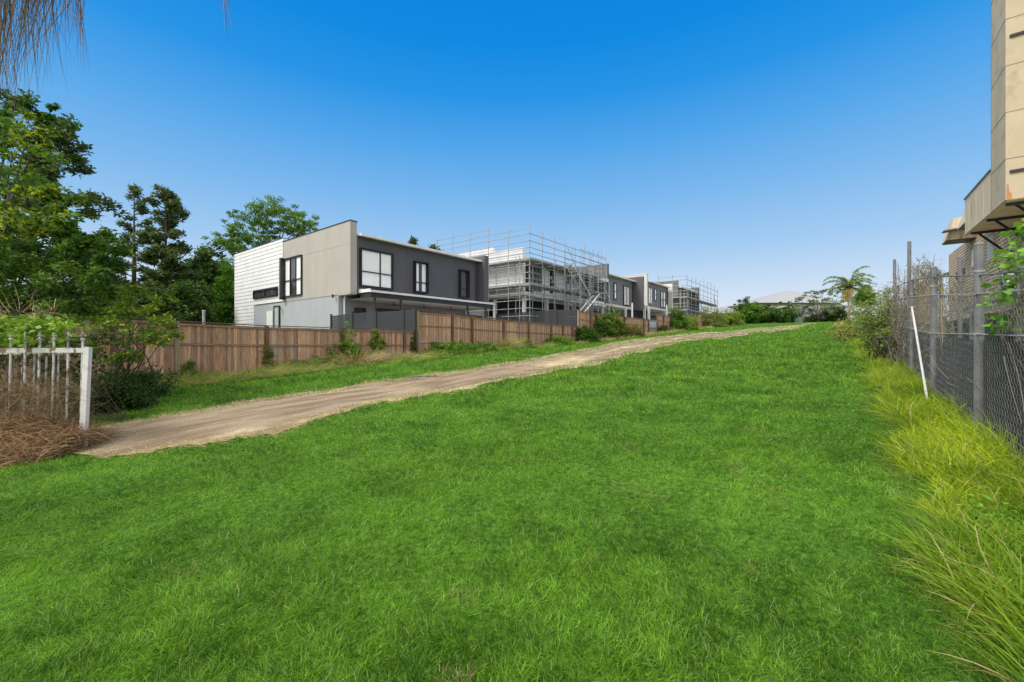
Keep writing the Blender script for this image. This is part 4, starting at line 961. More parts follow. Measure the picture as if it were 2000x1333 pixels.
# climbing sapling in front of the fence
x, y, _ = pt(235, 740, 9.6); zb = h(x, y); base = np.array([x, y, zb]); m = MB(); cs = []; rs = []
for px, py, s in ((245, 580, .4), (270, 565, .35), (295, 590, .35), (250, 610, .6), (215, 625, .7), (285, 615, .5), (320, 640, .4), (335, 655, .3), (240, 645, .8), (280, 645, .6), (205, 660, .8), (250, 675, .8), (300, 665, .45), (220, 695, .8), (265, 700, .6), (310, 620, .35), (190, 610, .6), (175, 640, .7), (230, 590, .4)):
    dd = 9.6+rng.uniform(-.5, .5); q = np.array(pt(px, py, dd)); limb(m, base+rng.normal(size=3)*np.array([.2, .2, 0])+(0, 0, rng.uniform(0, .6)), q, .018, .005, .12, 5)
    for j in range(6): cs.append(q+rng.normal(size=3)*.18*(s+.3)); rs.append(.17*s+.04)
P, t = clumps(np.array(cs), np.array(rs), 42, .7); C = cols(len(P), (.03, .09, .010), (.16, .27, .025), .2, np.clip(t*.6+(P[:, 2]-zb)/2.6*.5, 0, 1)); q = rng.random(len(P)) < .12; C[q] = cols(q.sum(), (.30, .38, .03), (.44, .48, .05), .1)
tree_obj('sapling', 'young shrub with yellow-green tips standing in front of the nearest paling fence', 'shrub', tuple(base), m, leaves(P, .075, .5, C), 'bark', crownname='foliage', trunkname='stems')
def shrub(label, px, py, D, w, hgt, K, nleaf, ls, ca, cb, group='shrubs along the paling fences', name='shrub', crad=.2, stems=True, twig=0):
    x, y, _ = pt(px, py, D); zb = h(x, y)
    K0 = K; d = unit(rng.normal(size=(K, 3))); d[:, 2] = abs(d[:, 2]); r = (.35+.65*rng.random(K))[:, None]*(1+.2*np.sin(d[:, :1]*6+px))
    cs = np.array([x, y, zb+.05])+d*r*np.array([w, w*.7, hgt]); m = MB()
    for q in cs[::max(1, K//12)]: limb(m, (x+rng.normal()*.15*w, y+rng.normal()*.15*w, zb-.03), q, .014, .004, .15, 4)
    P, t = clumps(cs, crad*rng.uniform(.6, 1.3, K), nleaf, .75); P[:, 2] = np.maximum(P[:, 2], H(P[:, 0], P[:, 1])-.02)
    return tree_obj(name, label, 'shrub', (x, y, zb), m, leaves(P, ls, .5, cols(len(P), ca, cb, .2, t)), 'bark', group, crownname='foliage', trunkname='stems')
def fshrub(label, px, dy, w, hgt, K, nleaf, ls, ca, cb, **kw):
    x = at_y(px, FY-dy); D = x*CF[0]+(FY-dy)*CF[1]; return shrub(label, px, 650, D, w, hgt, K, nleaf, ls, ca, cb, **kw)
shrub('dark tangled bush between the white gate post and the paling fence', 205, 700, 9.2, .95, .95, 120, 60, .07, (.014, .038, .008), (.06, .11, .02))
shrub('dark low bush right of the gate, under the young shrub', 262, 720, 10.8, .9, .75, 90, 60, .07, (.016, .042, .008), (.07, .13, .022))
fshrub('leafy green creeper on the nearest fence above dry stalks, left clump', 680, .30, .85, 1.65, 130, 55, .085, (.05, .13, .012), (.20, .33, .03), crad=.16)
fshrub('leafy green creeper on the nearest fence above dry stalks, right clump', 738, .30, .62, 1.5, 90, 55, .085, (.06, .13, .015), (.22, .32, .04), crad=.15)
fshrub('narrow dark creeper climbing the step between the two nearest fences', 807, .12, .16, 1.5, 40, 40, .06, (.03, .07, .012), (.10, .16, .025), crad=.09)
fshrub('low green clump at the foot of the tall paling fence, right of its first post', 884, .55, 2.0, .75, 130, 60, .10, (.05, .14, .012), (.18, .33, .03), crad=.25)
fshrub('small weedy clump left of the dry ornamental grass', 850, .6, .9, .35, 50, 50, .08, (.08, .15, .02), (.24, .33, .05), crad=.18)
fshrub('small shrub at the right foot of the dry ornamental grass', 1022, .5, .9, .62, 50, 55, .09, (.07, .15, .02), (.22, .30, .05), crad=.2)
fshrub('low green shrub at the foot of the tall fence near its far end', 1090, .5, 1.9, .75, 90, 55, .12, (.045, .13, .012), (.16, .30, .03), crad=.26)
fshrub('dark round green shrub at the fence step under the big shrubs', 1147, .8, 1.35, 1.45, 120, 70, .14, (.018, .06, .008), (.07, .16, .02), crad=.38)
fshrub('large bushy green shrub hiding the third paling fence, left half', 1172, .3, 1.6, 2.35, 150, 80, .15, (.03, .08, .010), (.12, .21, .025), crad=.42)
fshrub('large bushy green shrub hiding the third paling fence, tallest', 1194, .2, 1.8, 2.9, 170, 80, .16, (.05, .11, .012), (.19, .28, .035), crad=.42)
fshrub('fading brownish shrub sloping down right of the tallest shrub', 1226, .6, 2.4, 1.75, 120, 60, .15, (.09, .09, .03), (.24, .22, .07), crad=.36)
fshrub('leafy green shrub just right of the mesh gate fence', 1322, .5, 2.0, 3.0, 120, 80, .2, (.035, .10, .012), (.15, .27, .03), crad=.5)
fshrub('yellow-green shrub in front of the distant scaffold', 1340, 1.0, 2.6, 2.2, 110, 70, .2, (.10, .18, .025), (.28, .37, .06), crad=.5)
fshrub('wispy olive bush left of the low roofs', 1392, 1.0, 3.6, 2.8, 130, 60, .24, (.09, .14, .03), (.26, .30, .07), crad=.6)
fshrub('wispy yellow-green bush beside the dark round bushes', 1425, 1.6, 3.2, 3.0, 130, 60, .24, (.10, .18, .03), (.28, .36, .07), crad=.6)
fshrub('small dark shrub at the foot of the mesh gate fence', 1296, .6, .9, .9, 50, 55, .13, (.02, .06, .01), (.08, .14, .02), crad=.28)

fshrub('thin green creeper at the middle post of the nearest fence', 527, .15, .30, 1.1, 36, 34, .07, (.07, .12, .02), (.24, .28, .06), crad=.12)
fshrub('sprawling low weeds below the nearest fence, between its middle post and the creeper', 610, .5, 1.6, .45, 80, 45, .07, (.07, .15, .015), (.26, .32, .06), crad=.16)
fshrub('small leafy vine at the top of the pale fence post near the young shrub', 372, .15, .45, .7, 40, 34, .07, (.07, .13, .02), (.26, .32, .06), crad=.12)
fshrub('green weeds below the pale rail of the tall fence, between its third and fourth posts', 945, .5, 1.8, .5, 90, 50, .09, (.05, .14, .012), (.20, .32, .04), crad=.2)
# dry stalks and ornamental grass
def tuftobj(name, label, cat, px, D, n, w, L0, L1, wd, ca, cb, bendz=-1.3, zoff=0, spread=.5, group=None, yo=None, segs=5, lie=0.):
    if yo is not None: x = at_y(px, yo); y = yo
    else: x, y, _ = pt(px, 600, D)
    zb = h(x, y); a = rng.uniform(0, 6.28, n); r = w*np.sqrt(rng.random(n))
    B = np.stack([x+r*np.cos(a), y+r*np.sin(a)*.6, np.zeros(n)], -1); B[:, 2] = H(B[:, 0], B[:, 1])+rng.random(n)*zoff
    d = np.stack([np.cos(a)*spread, np.sin(a)*spread, np.full(n, 1-lie)], -1)+rng.normal(size=(n, 3))*.35
    V, Q, C = ribbons(B, d, rng.uniform(L0, L1, n), wd*rng.uniform(.6, 1.3, n), np.stack([np.cos(a)*.8, np.sin(a)*.8, bendz*rng.uniform(.4, 1.2, n)], -1)+rng.normal(size=(n, 3))*.4, segs, cols(n, ca, cb, .15))
    o = link(name, npmesh(name, V-np.array([x, y, zb]), Q, C), M['straw'], (x, y, zb)); return tagp(o, label, cat, group)
tuftobj('ornamental_grass', 'pale yellow arching grass clump at the foot of the tall paling fence', 'grass clump', 996, 0, 1500, .55, .7, 1.5, .013, (.28, .30, .08), (.58, .54, .26), -1.1, yo=FY-.6, spread=.35)
tuftobj('dry_stalks', 'tangled dry straw stalks under the creeper on the nearest fence', 'dry plant', 700, 0, 4200, 1.15, .4, 1.25, .011, (.40, .31, .18), (.74, .61, .40), -1.0, yo=FY-.35, spread=.7)
tuftobj('dry_stalks', 'thin dry stalks leaning on the nearest fence right of the creeper', 'dry plant', 762, 0, 1400, 1.0, .3, .85, .009, (.38, .30, .17), (.70, .57, .36), -1.0, yo=FY-.3, spread=.6)
tuftobj('dry_stalks', 'brown dry stalks against the nearest fence left of the creeper, near its middle post', 'dry plant', 560, 0, 700, 2.4, .25, .7, .008, (.34, .26, .15), (.62, .52, .32), -1.0, yo=FY-.3, spread=.6)

# ================================================================== WHITE STEEL GATE PANELS
GD = 6.2
gx, gy, _ = pt(169, 860, GD); gz = h(gx, gy)
e = -CR; e3 = np.array([e[0], e[1], 0]); f3v = np.array([CF[0], CF[1], 0])   # runs left across the view
def gate_panel(label, off, back, n, ztop, zbot, post=True, finial=True, r=.013, sp=.212, shift=0.):
    b = np.array([gx, gy, 0])+f3v*back+e3*shift
    T = Thing('steel_fence_panel', label, 'gate', (*(b[:2]), zbot), 'white steel fence panels left of the path')
    def P(u, z, w=0): return tuple(b+e3*u+f3v*w+np.array([0, 0, z]))
    def bar(u0, u1, z0, z1, w): 
        return MB().add([P(u0, z0, -w), P(u1, z0, -w), P(u1, z0, w), P(u0, z0, w), P(u0, z1, -w), P(u1, z1, -w), P(u1, z1, w), P(u0, z1, w)], [(0, 3, 2, 1), (4, 5, 6, 7), (0, 1, 5, 4), (1, 2, 6, 5), (2, 3, 7, 6), (3, 0, 4, 7)])
    L = sp*n+.15
    T.part('top_rail', bar(0.0, L, ztop-.07, ztop, .022), 'paint')
    T.part('bottom_rail', bar(.0, L, zbot+.12, zbot+.17, .018), 'paint')
    if post:
        m = MB(); w = .028; lean = .055
        m.add([P(-.03+lean, zbot-.3, -w), P(.05+lean, zbot-.3, -w), P(.05+lean, zbot-.3, w), P(-.03+lean, zbot-.3, w), P(-.062, ztop+.012, -w), P(.018, ztop+.012, -w), P(.018, ztop+.012, w), P(-.062, ztop+.012, w)], [(0, 3, 2, 1), (4, 5, 6, 7), (0, 1, 5, 4), (1, 2, 6, 5), (2, 3, 7, 6), (3, 0, 4, 7)])
        T.part('post', m, 'paintpost')
    for i in range(n):
        u = .055+sp*i if finial else .1+sp*i; l = .04*(1)
        m = MB().tube([P(u+l, zbot+.05), P(u, ztop+(.13 if finial else -.04))], r, 6)
        bo = T.part('picket', m, 'paint')
        if finial:
            zc = ztop+.13; f = MB()
            f.tube([P(u, zc-.02), P(u, zc), P(u, zc+.02)], [.022, .03, .018], 6)
            f.tube([P(u, zc+.02), P(u, zc+.055), P(u, zc+.075), P(u, zc+.10), P(u, zc+.125)], [.009, .010, .020, .014, .003], 6)
            for s in (-1, 1): f.tube([P(u, zc+.035), P(u+s*.024, zc+.060), P(u+s*.042, zc+.052), P(u+s*.044, zc+.034)], [.007, .008, .007, .005], 5)
            T.part('finial', f, 'paint', parent=bo)
    return T
GT = (666.5-680)/F*GD
gate_panel('peeling white steel panel with spear finials and a square end post', 0, 0, 9, GT, gz, r=.015)
gate_panel('second thinner peeling white panel just behind the one with finials', 0, .75, 8, GT-.05, gz, post=False, finial=False, r=.014, sp=.2, shift=1.12)
# heap of dead vine at its foot
n = 15000; u = rng.uniform(-.05, 2.3, n); w = rng.normal(size=n)*(.26+.12*u)-.12-.22*u; hh = .58*np.exp(-((w+.1)/.55)**2)*(.45+.55*np.clip((u+.1)/.9, 0, 1))
B = np.stack([gx+e[0]*u+CF[0]*w, gy+e[1]*u+CF[1]*w, np.zeros(n)], -1); B[:, 2] = H(B[:, 0], B[:, 1])+hh*rng.random(n)**.7
a = rng.uniform(0, 6.28, n); d = np.stack([np.cos(a), np.sin(a), rng.normal(size=n)*.5+.1], -1)
V1 = ribbons(B, d, rng.uniform(.12, .42, n), rng.uniform(.004, .011, n), rng.normal(size=(n, 3))*np.array([.9, .9, .5])+np.array([0, 0, -.5]), 5, cols(n, (.13, .074, .042), (.54, .37, .23), .2, rng.random(n)**1.2))
n2 = 3600; u = rng.uniform(.16, 2.3, n2); w = rng.normal(size=n2)*.15; B2 = np.stack([gx+e[0]*u+CF[0]*w, gy+e[1]*u+CF[1]*w, np.zeros(n2)], -1); B2[:, 2] = H(B2[:, 0], B2[:, 1])+.25+rng.random(n2)*.75
V2 = ribbons(B2, rng.normal(size=(n2, 3))+np.array([0, 0, .2]), rng.uniform(.15, .6, n2), rng.uniform(.003, .007, n2), rng.normal(size=(n2, 3))*.9, 6, cols(n2, (.12, .08, .05), (.38, .28, .18), .2))
V, Q, C = cat3(V1, V2); bb = np.array([gx, gy, gz]); o = link('dead_vine', npmesh('dead_vine', V-bb, Q, C), M['straw'], tuple(bb))
tagp(o, 'heap of brown dead vine piled round the foot of the white steel panels', 'dead vine')
# green ivy over the top of the panels, dark bush behind
def ribleaf(name, label, cat, centres, rad, nl, ls, ca, cb, stems=True, base=None, asp=.75):
    cs = np.array(centres); P, t = clumps(cs, np.full(len(cs), rad), nl, .8); base = base if base is not None else cs.mean(0)-np.array([0, 0, .5]); m = MB()
    for q in cs[::max(1, len(cs)//12)]: limb(m, base, q, .006, .003, .08, 5)
    return tree_obj(name, label, cat, tuple(base), m, leaves(P, ls, asp, cols(len(P), ca, cb, .2, t)), 'bark', crownname='foliage', trunkname='stems')
cs = [np.array(pt(rng.uniform(-60, 130), rng.uniform(630, 668), 6.3+rng.uniform(-.2, .5)))+rng.normal(size=3)*.05 for i in range(60)]
ribleaf('ivy', 'light green ivy leaves draped behind the finials of the white panels', 'climbing plant', cs, .13, 26, .075, (.06, .16, .015), (.28, .42, .05), base=np.array([gx+e[0]*1.6+CF[0]*.5, gy+e[1]*1.6+CF[1]*.5, gz]))
cs = [np.array(pt(rng.uniform(-80, 205), rng.uniform(650, 800), 7.8+rng.uniform(-.3, .9))) for i in range(110)]
ribleaf('bush', 'dark shaded bush directly behind the two white steel panels', 'shrub', cs, .22, 50, .07, (.014, .032, .008), (.055, .085, .02), base=np.array([gx+e[0]*1.0+CF[0]*1.8, gy+e[1]*1.0+CF[1]*1.8, gz]))
n = 170; P0 = np.array([pt(rng.uniform(-60, 110), rng.uniform(600, 650), 6.9+rng.random()*.4) for i in range(n)])
V, Q, C = ribbons(P0, rng.normal(size=(n, 3))+np.array([0, 0, .5]), rng.uniform(.2, .6, n), rng.uniform(.004, .009, n), rng.normal(size=(n, 3))*.9+np.array([0, 0, -.5]), 6, cols(n, (.28, .22, .12), (.60, .50, .30), .15))
bb = np.array([P0[:, 0].mean(), P0[:, 1].mean(), .3]); o = link('dry_vine', npmesh('dry_vine', V-bb, Q, C), M['straw'], tuple(bb)); tagp(o, 'pale dry vine stems tangled above the finials at the left edge', 'dry plant')

# overhanging needle branch in the top left corner, its trunk stands outside the picture
bx_, by_, _ = pt(-640, 600, 2.9); zb = h(bx_, by_); m = MB(); base = np.array([bx_, by_, zb])
m.tube([base-(0, 0, .2), base+(0, 0, 2.4), base+(.1, .1, 4.6)], [.16, .13, .07], 8)
strands = [(-30, -60, 240, .10, 40), (15, -40, 230, .10, 40), (5, -60, 270, .06, 30), (45, -60, 165, .12, 40), (80, -55, 130, .10, 24), (92, -50, 190, .05, 16), (120, -45, 110, .06, 24), (150, -40, 140, .04, 20), (434, -60, 80, .02, 14), (60, -60, 190, .05, 20), (-60, -60, 260, .12, 24)]
Bs = []; Ls = []; Ds = []; Ln = []
for px, py0, py1, spd, k in strands:
    q = np.array(pt(px, py0-60, 2.9)); limb(m, base+(0, 0, 4.2), q+np.array([0, 0, .1]), .02, .006, .06, 7)
    for i in range(k):
        Bs.append(q+rng.normal(size=3)*np.array([spd, spd, .05])); tip = np.array(pt(px+rng.normal()*spd*110+(py1-py0)*.06*(1 if px > 60 else -.2), py1-rng.random()*70, 2.9)); Ds.append(tip-Bs[-1]); Ln.append(np.linalg.norm(Ds[-1]))
n = len(Bs); V, Q, C = ribbons(np.array(Bs), np.array(Ds), np.array(Ln), np.full(n, .0055), rng.normal(size=(n, 3))*.10+np.array([0, 0, -.12]), 8, cols(n, (.10, .07, .055), (.28, .20, .15), .15))
T = Thing('overhanging_tree', 'thin drooping grey-brown needle twigs hanging into the top left corner', 'tree', tuple(base)); T.part('trunk', m, 'bark', smooth=True); T.npart('needles', V, Q, C, 'needle')

# ================================================================== TREES AND BUSHES AT THE CREST
def crest(label, px, py_top, D, w, n1=90, nl=60, ls=.35, c=DG, **kw):
    z = (666.5-py_top)/F*D; return broad(kw.pop('name', 'bush'), label, kw.pop('cat', 'bush'), px, D, z, 3.9, w, max(.8, (z-3.9)*kw.pop('rzf', .56)), n1, nl, ls, *c, crad=kw.pop('crad', .7), trunk=False, group='bushes along the crest', **kw)
crest('dark green bush at the left end of the crest, rounded top', 1458, 583, 100, 2.6, 120, 70)
crest('bright green rounded bush in front of the dark one at the crest', 1466, 593, 96, 3.2, 130, 80, c=((.035, .10, .012), (.13, .26, .025)))
crest('wide dark green bush left of the white wall panel', 1494, 592, 99, 3.6, 130, 70)
crest('low dark bush in front of the white wall panel', 1528, 600, 103, 3.0, 100, 60, c=((.03, .08, .012), (.10, .19, .03)))
crest('narrow dark creeper on the wall between its white and grey panels', 1541, 590, 110.5, 1.2, 60, 60)
crest('low dark bush at the foot of the grey wall under the umbrella tree', 1590, 616, 106, 2.6, 80, 60)
crest('dark bush in the shade right of the umbrella tree', 1632, 596, 104, 3.2, 110, 70)
crest('small dark rounded treetop above the wall in front of the pale roof', 1521, 585, 118, 2.2, 70, 60)
# umbrella shaped tree
x, y, _ = pt(1600, 600, 104); m = MB(); cs = []; rs = []
m.tube([(x, y, 3.8), (x+.1, y, 5.2), (x-.6, y+.2, 6.6)], [.22, .17, .12], 7)
for px, py in ((1548, 596), (1560, 586), (1575, 578), (1592, 572), (1608, 569), (1625, 572), (1640, 580), (1652, 588), (1555, 606), (1570, 598), (1588, 590), (1605, 586), (1622, 590), (1638, 598), (1560, 614), (1648, 604), (1580, 606), (1615, 604), (1630, 610)):
    q = np.array(pt(px, py, 104+rng.uniform(-3, 3))); limb(m, (x, y, rng.uniform(4.6, 6.2)), q, .12, .03, .1, 4)
    for j in range(6): cs.append(q+rng.normal(size=3)*np.array([1.1, 1.1, .4])); rs.append(.65*rng.uniform(.7, 1.3))
P, t = clumps(np.array(cs), np.array(rs), 42, .45)
tree_obj('tree', 'spreading umbrella shaped tree in front of the grey wall at the far end', 'tree', (x, y, 3.9), m, leaves(P, .34, .5, cols(len(P), (.06, .11, .03), (.22, .28, .10), .2, t)), 'bark')
# palm
x, y, _ = pt(1658, 600, 72); m = MB(); zt = (666.5-562)/F*72
m.tube([(x, y, 2.3), (x+.15, y, 5.0), (x+.35, y, zt)], [.26, .2, .15], 8); top = np.array([x+.35, y, zt]); Bs = []; Ds = []; rach = MB(); lf_ = []
for a, el, L, dr in ((0.25, 1.42, 6.6, -.9), (.0, 1.2, 5.6, -1.3), (3.0, 1.25, 5.0, -1.6), (0.2, 1.35, 4.6, -.8), (2.9, 1.0, 4.6, -1.5), (3.3, .7, 4.4, -1.8), (2.5, .45, 3.2, -1.6), (.3, .9, 4.2, -1.6), (-.3, .6, 3.8, -1.6), (4.2, .9, 3.8, -1.5), (5.2, 1.0, 3.6, -1.5), (1.4, .8, 3.4, -1.5), (3.0, -.2, 2.2, -1.0), (.1, .1, 2.6, -1.0), (3.5, 1.3, 3.6, -1.2), (5.8, 1.25, 3.9, -1.6)):
    hx = CR*math.cos(a)+CF*math.sin(a); d = np.array([hx[0]*math.cos(el), hx[1]*math.cos(el), math.sin(el)]); p = top.copy(); pts = [p.copy()]
    for i in range(10):
        d = unit(d+np.array([hx[0]*.10, hx[1]*.10, dr*.11*(i+1)/5])); p = p+d*L/10; pts.append(p.copy())
    rach.tube(pts, [.05-.004*i for i in range(11)], 4)
    for i in range(1, 11):
        for j in range(14):
            f = rng.random(); q = pts[i-1]*(1-f)+pts[i]*f; tdir = unit(pts[i]-pts[i-1]); sgn = 1 if j % 2 else -1
            sdv = unit(np.cross(tdir, np.array([0, 0, 1.]))+rng.normal(size=3)*.35)*sgn; lf_.append((q, sdv+tdir*.6+np.array([0, 0, -.1]), .75*(1-abs(i-5)/11.)))
B = np.array([q for q, _, _ in lf_]); Dv = np.array([d for _, d, _ in lf_]); L = np.array([l for _, _, l in lf_]); n = len(B)
T = Thing('palm_tree', 'palm with arching fronds and orange flower stalks at the far right', 'palm tree', (x, y, 2.3)); T.part('trunk', m, 'pale_bark', smooth=True)
fr_ = T.npart('fronds', *ribbons(B, Dv, L, np.full(n, .10), np.tile([[0, 0, -1.2]], (n, 1)), 3, cols(n, (.09, .15, .035), (.30, .36, .08), .15)), 'leaf'); T.part('frond_stems', rach, 'bark', parent=fr_)
n = 700; ct = top+rng.normal(size=(n, 3))*np.array([.35, .35, .15])+np.array([0, 0, -.3]); cx = rng.integers(0, 5, n); offs = np.array([[0, 0, 0], [.3, .2, -.6], [-.6, .1, -.3], [.5, 0, -1.2], [-.2, .3, -1.4]])[cx]
T.npart('flower_stalks', *ribbons(ct+offs, np.array([[0, 0, -1.]])+rng.normal(size=(n, 3))*.3, rng.uniform(.3, .9, n), np.full(n, .05), np.zeros((n, 3)), 2, cols(n, (.38, .26, .05), (.55, .40, .08), .15)), 'straw')
# more plants at the right edge of the field
def rshrub(label, px, y_, w, hgt, K, nl, ls, ca, cb, crad, name='shrub', lift=0):
    x = at_y(px, y_); zb = h(x, y_); d = unit(rng.normal(size=(K, 3))); d[:, 2] = abs(d[:, 2]); r = (.35+.65*rng.random(K))[:, None]*(1+.2*np.sin(d[:, :1]*6+px))
    cs = np.array([x, y_, zb+lift])+d*r*np.array([w, w*.6, hgt-lift]); m = MB()
    for q in cs[::max(1, K//12)]: limb(m, (x+rng.normal()*.1*w, y_+rng.normal()*.1*w, zb-.03), q, .022, .006, .15, 5)
    P, t = clumps(cs, crad*rng.uniform(.6, 1.3, K), nl, .75)
    return tree_obj(name, label, 'shrub', (x, y_, zb), m, leaves(P, ls, .5, cols(len(P), ca, cb, .2, t)), 'bark', 'plants along the right fence', crownname='foliage', trunkname='stems')
rshrub('fluffy bright green round topped tree right of the palm', 1688, -3.5, 2.6, 6.3, 150, 80, .22, (.06, .14, .02), (.20, .34, .06), .6, 'tree', 3.2)
rshrub('yellow-green mixed treetop behind the palm fronds', 1640, -2.5, 3.6, 5.0, 160, 70, .28, (.10, .16, .03), (.32, .36, .08), .7, 'tree', 1.5)
rshrub('low variegated yellowish hedge plant at the right edge of the far lawn', 1636, -.4, 6.0, 1.45, 210, 80, .20, (.14, .18, .04), (.46, .42, .15), .5)
rshrub('yellowish leafy shrub nearer than the variegated hedge plant', 1672, -.9, 2.6, 1.7, 150, 75, .13, (.14, .19, .04), (.42, .42, .13), .36)
rshrub('upright olive shrub with bare stems left of the grey vine mass', 1716, -1.0, 1.3, 2.55, 90, 40, .085, (.08, .14, .025), (.26, .33, .07), .24, lift=.5)
rshrub('sparse olive green shrub with dark forked stems by the fence', 1700, -1.2, 1.6, 3.0, 70, 40, .10, (.10, .16, .03), (.30, .36, .09), .28, lift=.9)

# ================================================================== RIGHT CHAIN LINK FENCE
RY = -1.45
fx = [4.0, 8.17, 11.58, 14.75, 18.1, 21.6]
zt_ = [1.10, 1.27, 1.43, 1.56, 1.72, 1.9]; zr = [.45, .87, 1.26, 1.55, 1.75, 1.95]; zm = [.35, .62, .90, 1.13, 1.35, 1.55]; zl = [-.0, .09, .15, .33, .5, .7]
T = Thing('chain_link_fence', 'weathered chain link fence with grey pipe posts and black cloth along the right side', 'fence', (4.0, RY, h(4, RY)))
for i, x in enumerate(fx):
    if i == 0: continue
    r = .05 if i < 3 else .042
    po = T.part('post', MB().tube([(x, RY, h(x, RY)-.3), (x, RY, zt_[i])], r, 12), 'dullsteel', smooth=False)
    T.part('post_cap', MB().tube([(x, RY, zt_[i]+.001), (x, RY, zt_[i]+.03)], [r*1.12, r*.8], 12), 'dullsteel', parent=po)
    m = MB()
    for z in (zt_[i]-.35, zm[i], zl[i]): m.tube([(x, RY, z-.012), (x, RY, z+.012)], r*1.1, 12)
    T.part('tie_wires', m, 'wire', parent=po)
for i in range(len(fx)-1):
    a, b = fx[i], fx[i+1]
    T.part('rail', MB().tube([(a, RY+.0, zr[i]), (b, RY+.0, zr[i+1])], .014, 6), 'dullsteel')
    T.part('tension_wire', MB().tube([(a, RY+.03, zm[i]), (b, RY+.03, zm[i+1])], .010, 5).tube([(a, RY+.035, zm[i]-.02), (b, RY+.035, zm[i+1]+.004)], .006, 4), 'wire')
    T.part('tension_wire', MB().tube([(a, RY+.03, zl[i]), (b, RY+.03, zl[i+1])], .009, 5), 'wire')
    # diamond mesh: zigzag wires
    m = MB(); cell = .10 if b < 12 else .17; x = a
    while x < b-.001:
        t = (x-a)/(b-a); z1 = zm[i]+(zm[i+1]-zm[i])*t; z = h(x, RY)-.05; pts = []; s = 0
        while z < z1: pts.append((x+(cell*.5 if s % 2 else 0), RY+.018+(.006 if s % 2 else -.006), z)); z += cell*.5; s += 1
        vs = []; fs = []; w = .0011 if b < 12 else .0018
        for k, p in enumerate(pts): vs += [(p[0]-w, p[1], p[2]), (p[0]+w*.2, p[1]+w*1.2, p[2]), (p[0]+w, p[1]-w*.4, p[2])]
        for k in range(len(pts)-1):
            for j in range(3): fs.append((k*3+j, k*3+(j+1) % 3, k*3+3+(j+1) % 3, k*3+3+j))
        m.add(vs, fs); x += cell*.5*1.0 if False else cell
        # mirrored neighbour so the wires cross
        pts2 = [(p[0]+(cell*.5 if k % 2 == 0 else -cell*.5)+0, RY+.026, p[2]) for k, p in enumerate(pts)]; vs = []
        for k, p in enumerate(pts2): vs += [(p[0]-w, p[1], p[2]), (p[0]+w*.2, p[1]+w*1.2, p[2]), (p[0]+w, p[1]-w*.4, p[2])]
        m.add(vs, list(fs))
    T.part('wire_mesh', m, 'wire')
    # cloth tied behind the lower half, slightly sagging
    n = 40; vs = []; fs = []
    for k in range(n+1):
        x = a+(b-a)*k/n; t = k/n; yy = RY-.06-.02*math.sin(x*3.1); vs += [(x, yy, h(x, RY)-.2), (x, yy-.01*math.sin(x*7), (zl[i]*(1-t)+zl[i+1]*t)*.5+h(x, RY)*.5), (x, yy, zl[i]*(1-t)+zl[i+1]*t-.06-.03*abs(math.sin(x*2.3)))]
    for k in range(n): fs += [(3*k, 3*k+3, 3*k+4, 3*k+1), (3*k+1, 3*k+4, 3*k+5, 3*k+2)]
    T.part('shade_cloth', MB().add(vs, fs), 'cloth')
def pipe(label, px, D, ytop, r=.045, name='pipe_post', y_=None, m='dullsteel', lean=(0, 0)):
    if y_ is None: x, y, _ = pt(px, 600, D)
    else: x = at_y(px, y_); y = y_
    z0 = h(x, y)-.2; z1 = zz(x, y, ytop); T = Thing(name, label, 'post', (x, y, z0), 'old pipe posts by the right fence')
    T.part('pipe', MB().tube([(x-lean[0], y-lean[1], z0), (x, y, z1)], r, 10), m); T.part('cap', MB().tube([(x, y, z1), (x, y, z1+.02)], [r*1.1, r*.7], 10), m)
pipe('tallest thin grey pipe post standing above the fence line', 1776, 0, 473, .045, y_=-1.62)
pipe('old pipe post wrapped in brown vines, left of the tallest pipe', 1747, 0, 508, .05, y_=-1.9)
pipe('grey pipe post seen through the mesh between the two nearest fence posts', 1875, 0, 503, .05, y_=-2.6)
x, y, z = pt(1822, 738, 8.0); x2 = at_y(1782, RY+.06); z2 = zz(x2, RY+.06, 600)
y = RY+.22; x = at_y(1816, y); z = h(x, y)
T = Thing('prop_pole', 'bright white pole leaning against the fence in front of the third post', 'pole', (x, y, z)); T.part('pole', MB().tube([(x, y, z-.1), (x2, RY+.07, z2)], .020, 8), 'ac'); T.part('pole_clamp', MB().tube([(x2, RY+.02, z2-.02), (x2, RY+.12, z2-.02)], .04, 8), 'dullsteel')
# dead and live vines on the fence
def vine(name, label, cat, x0, x1, y0, y1, zf0, zf1, n, L0, L1, w, ca, cb, nl=0, ls=.05, la=None, lb=None, upb=.3):
    x = rng.uniform(x0, x1, n); t = (x-x0)/(x1-x0); y = rng.uniform(y0, y1, n); r = rng.random(n); lo = np.array([zf0(a) for a in x]); hi = np.array([zf1(a) for a in x]); z = lo+(hi-lo)*r
    B = np.stack([x, y, z], -1); base = np.array([(x0+x1)/2, (y0+y1)/2, h((x0+x1)/2, y0)])
    V, Q, C = ribbons(B, rng.normal(size=(n, 3))*np.array([1, .35, 1.1])+np.array([0, 0, upb]), rng.uniform(L0, L1, n), w*rng.uniform(.6, 1.6, n), rng.normal(size=(n, 3))*np.array([.9, .3, .9])+np.array([0, 0, -.6]), 7, cols(n, ca, cb, .15), tip=.5)
    T = Thing(name, label, cat, tuple(base), 'vines on the right fence'); T.npart('stems', V, Q, C, 'straw')
    if nl:
        k = rng.integers(0, n, nl); P = B[k]+rng.normal(size=(nl, 3))*np.array([.15, .05, .15]); T.npart('leaves', *leaves(P, ls, .7, cols(nl, la, lb, .15)), 'leaf')
zg = lambda x: h(x, RY)
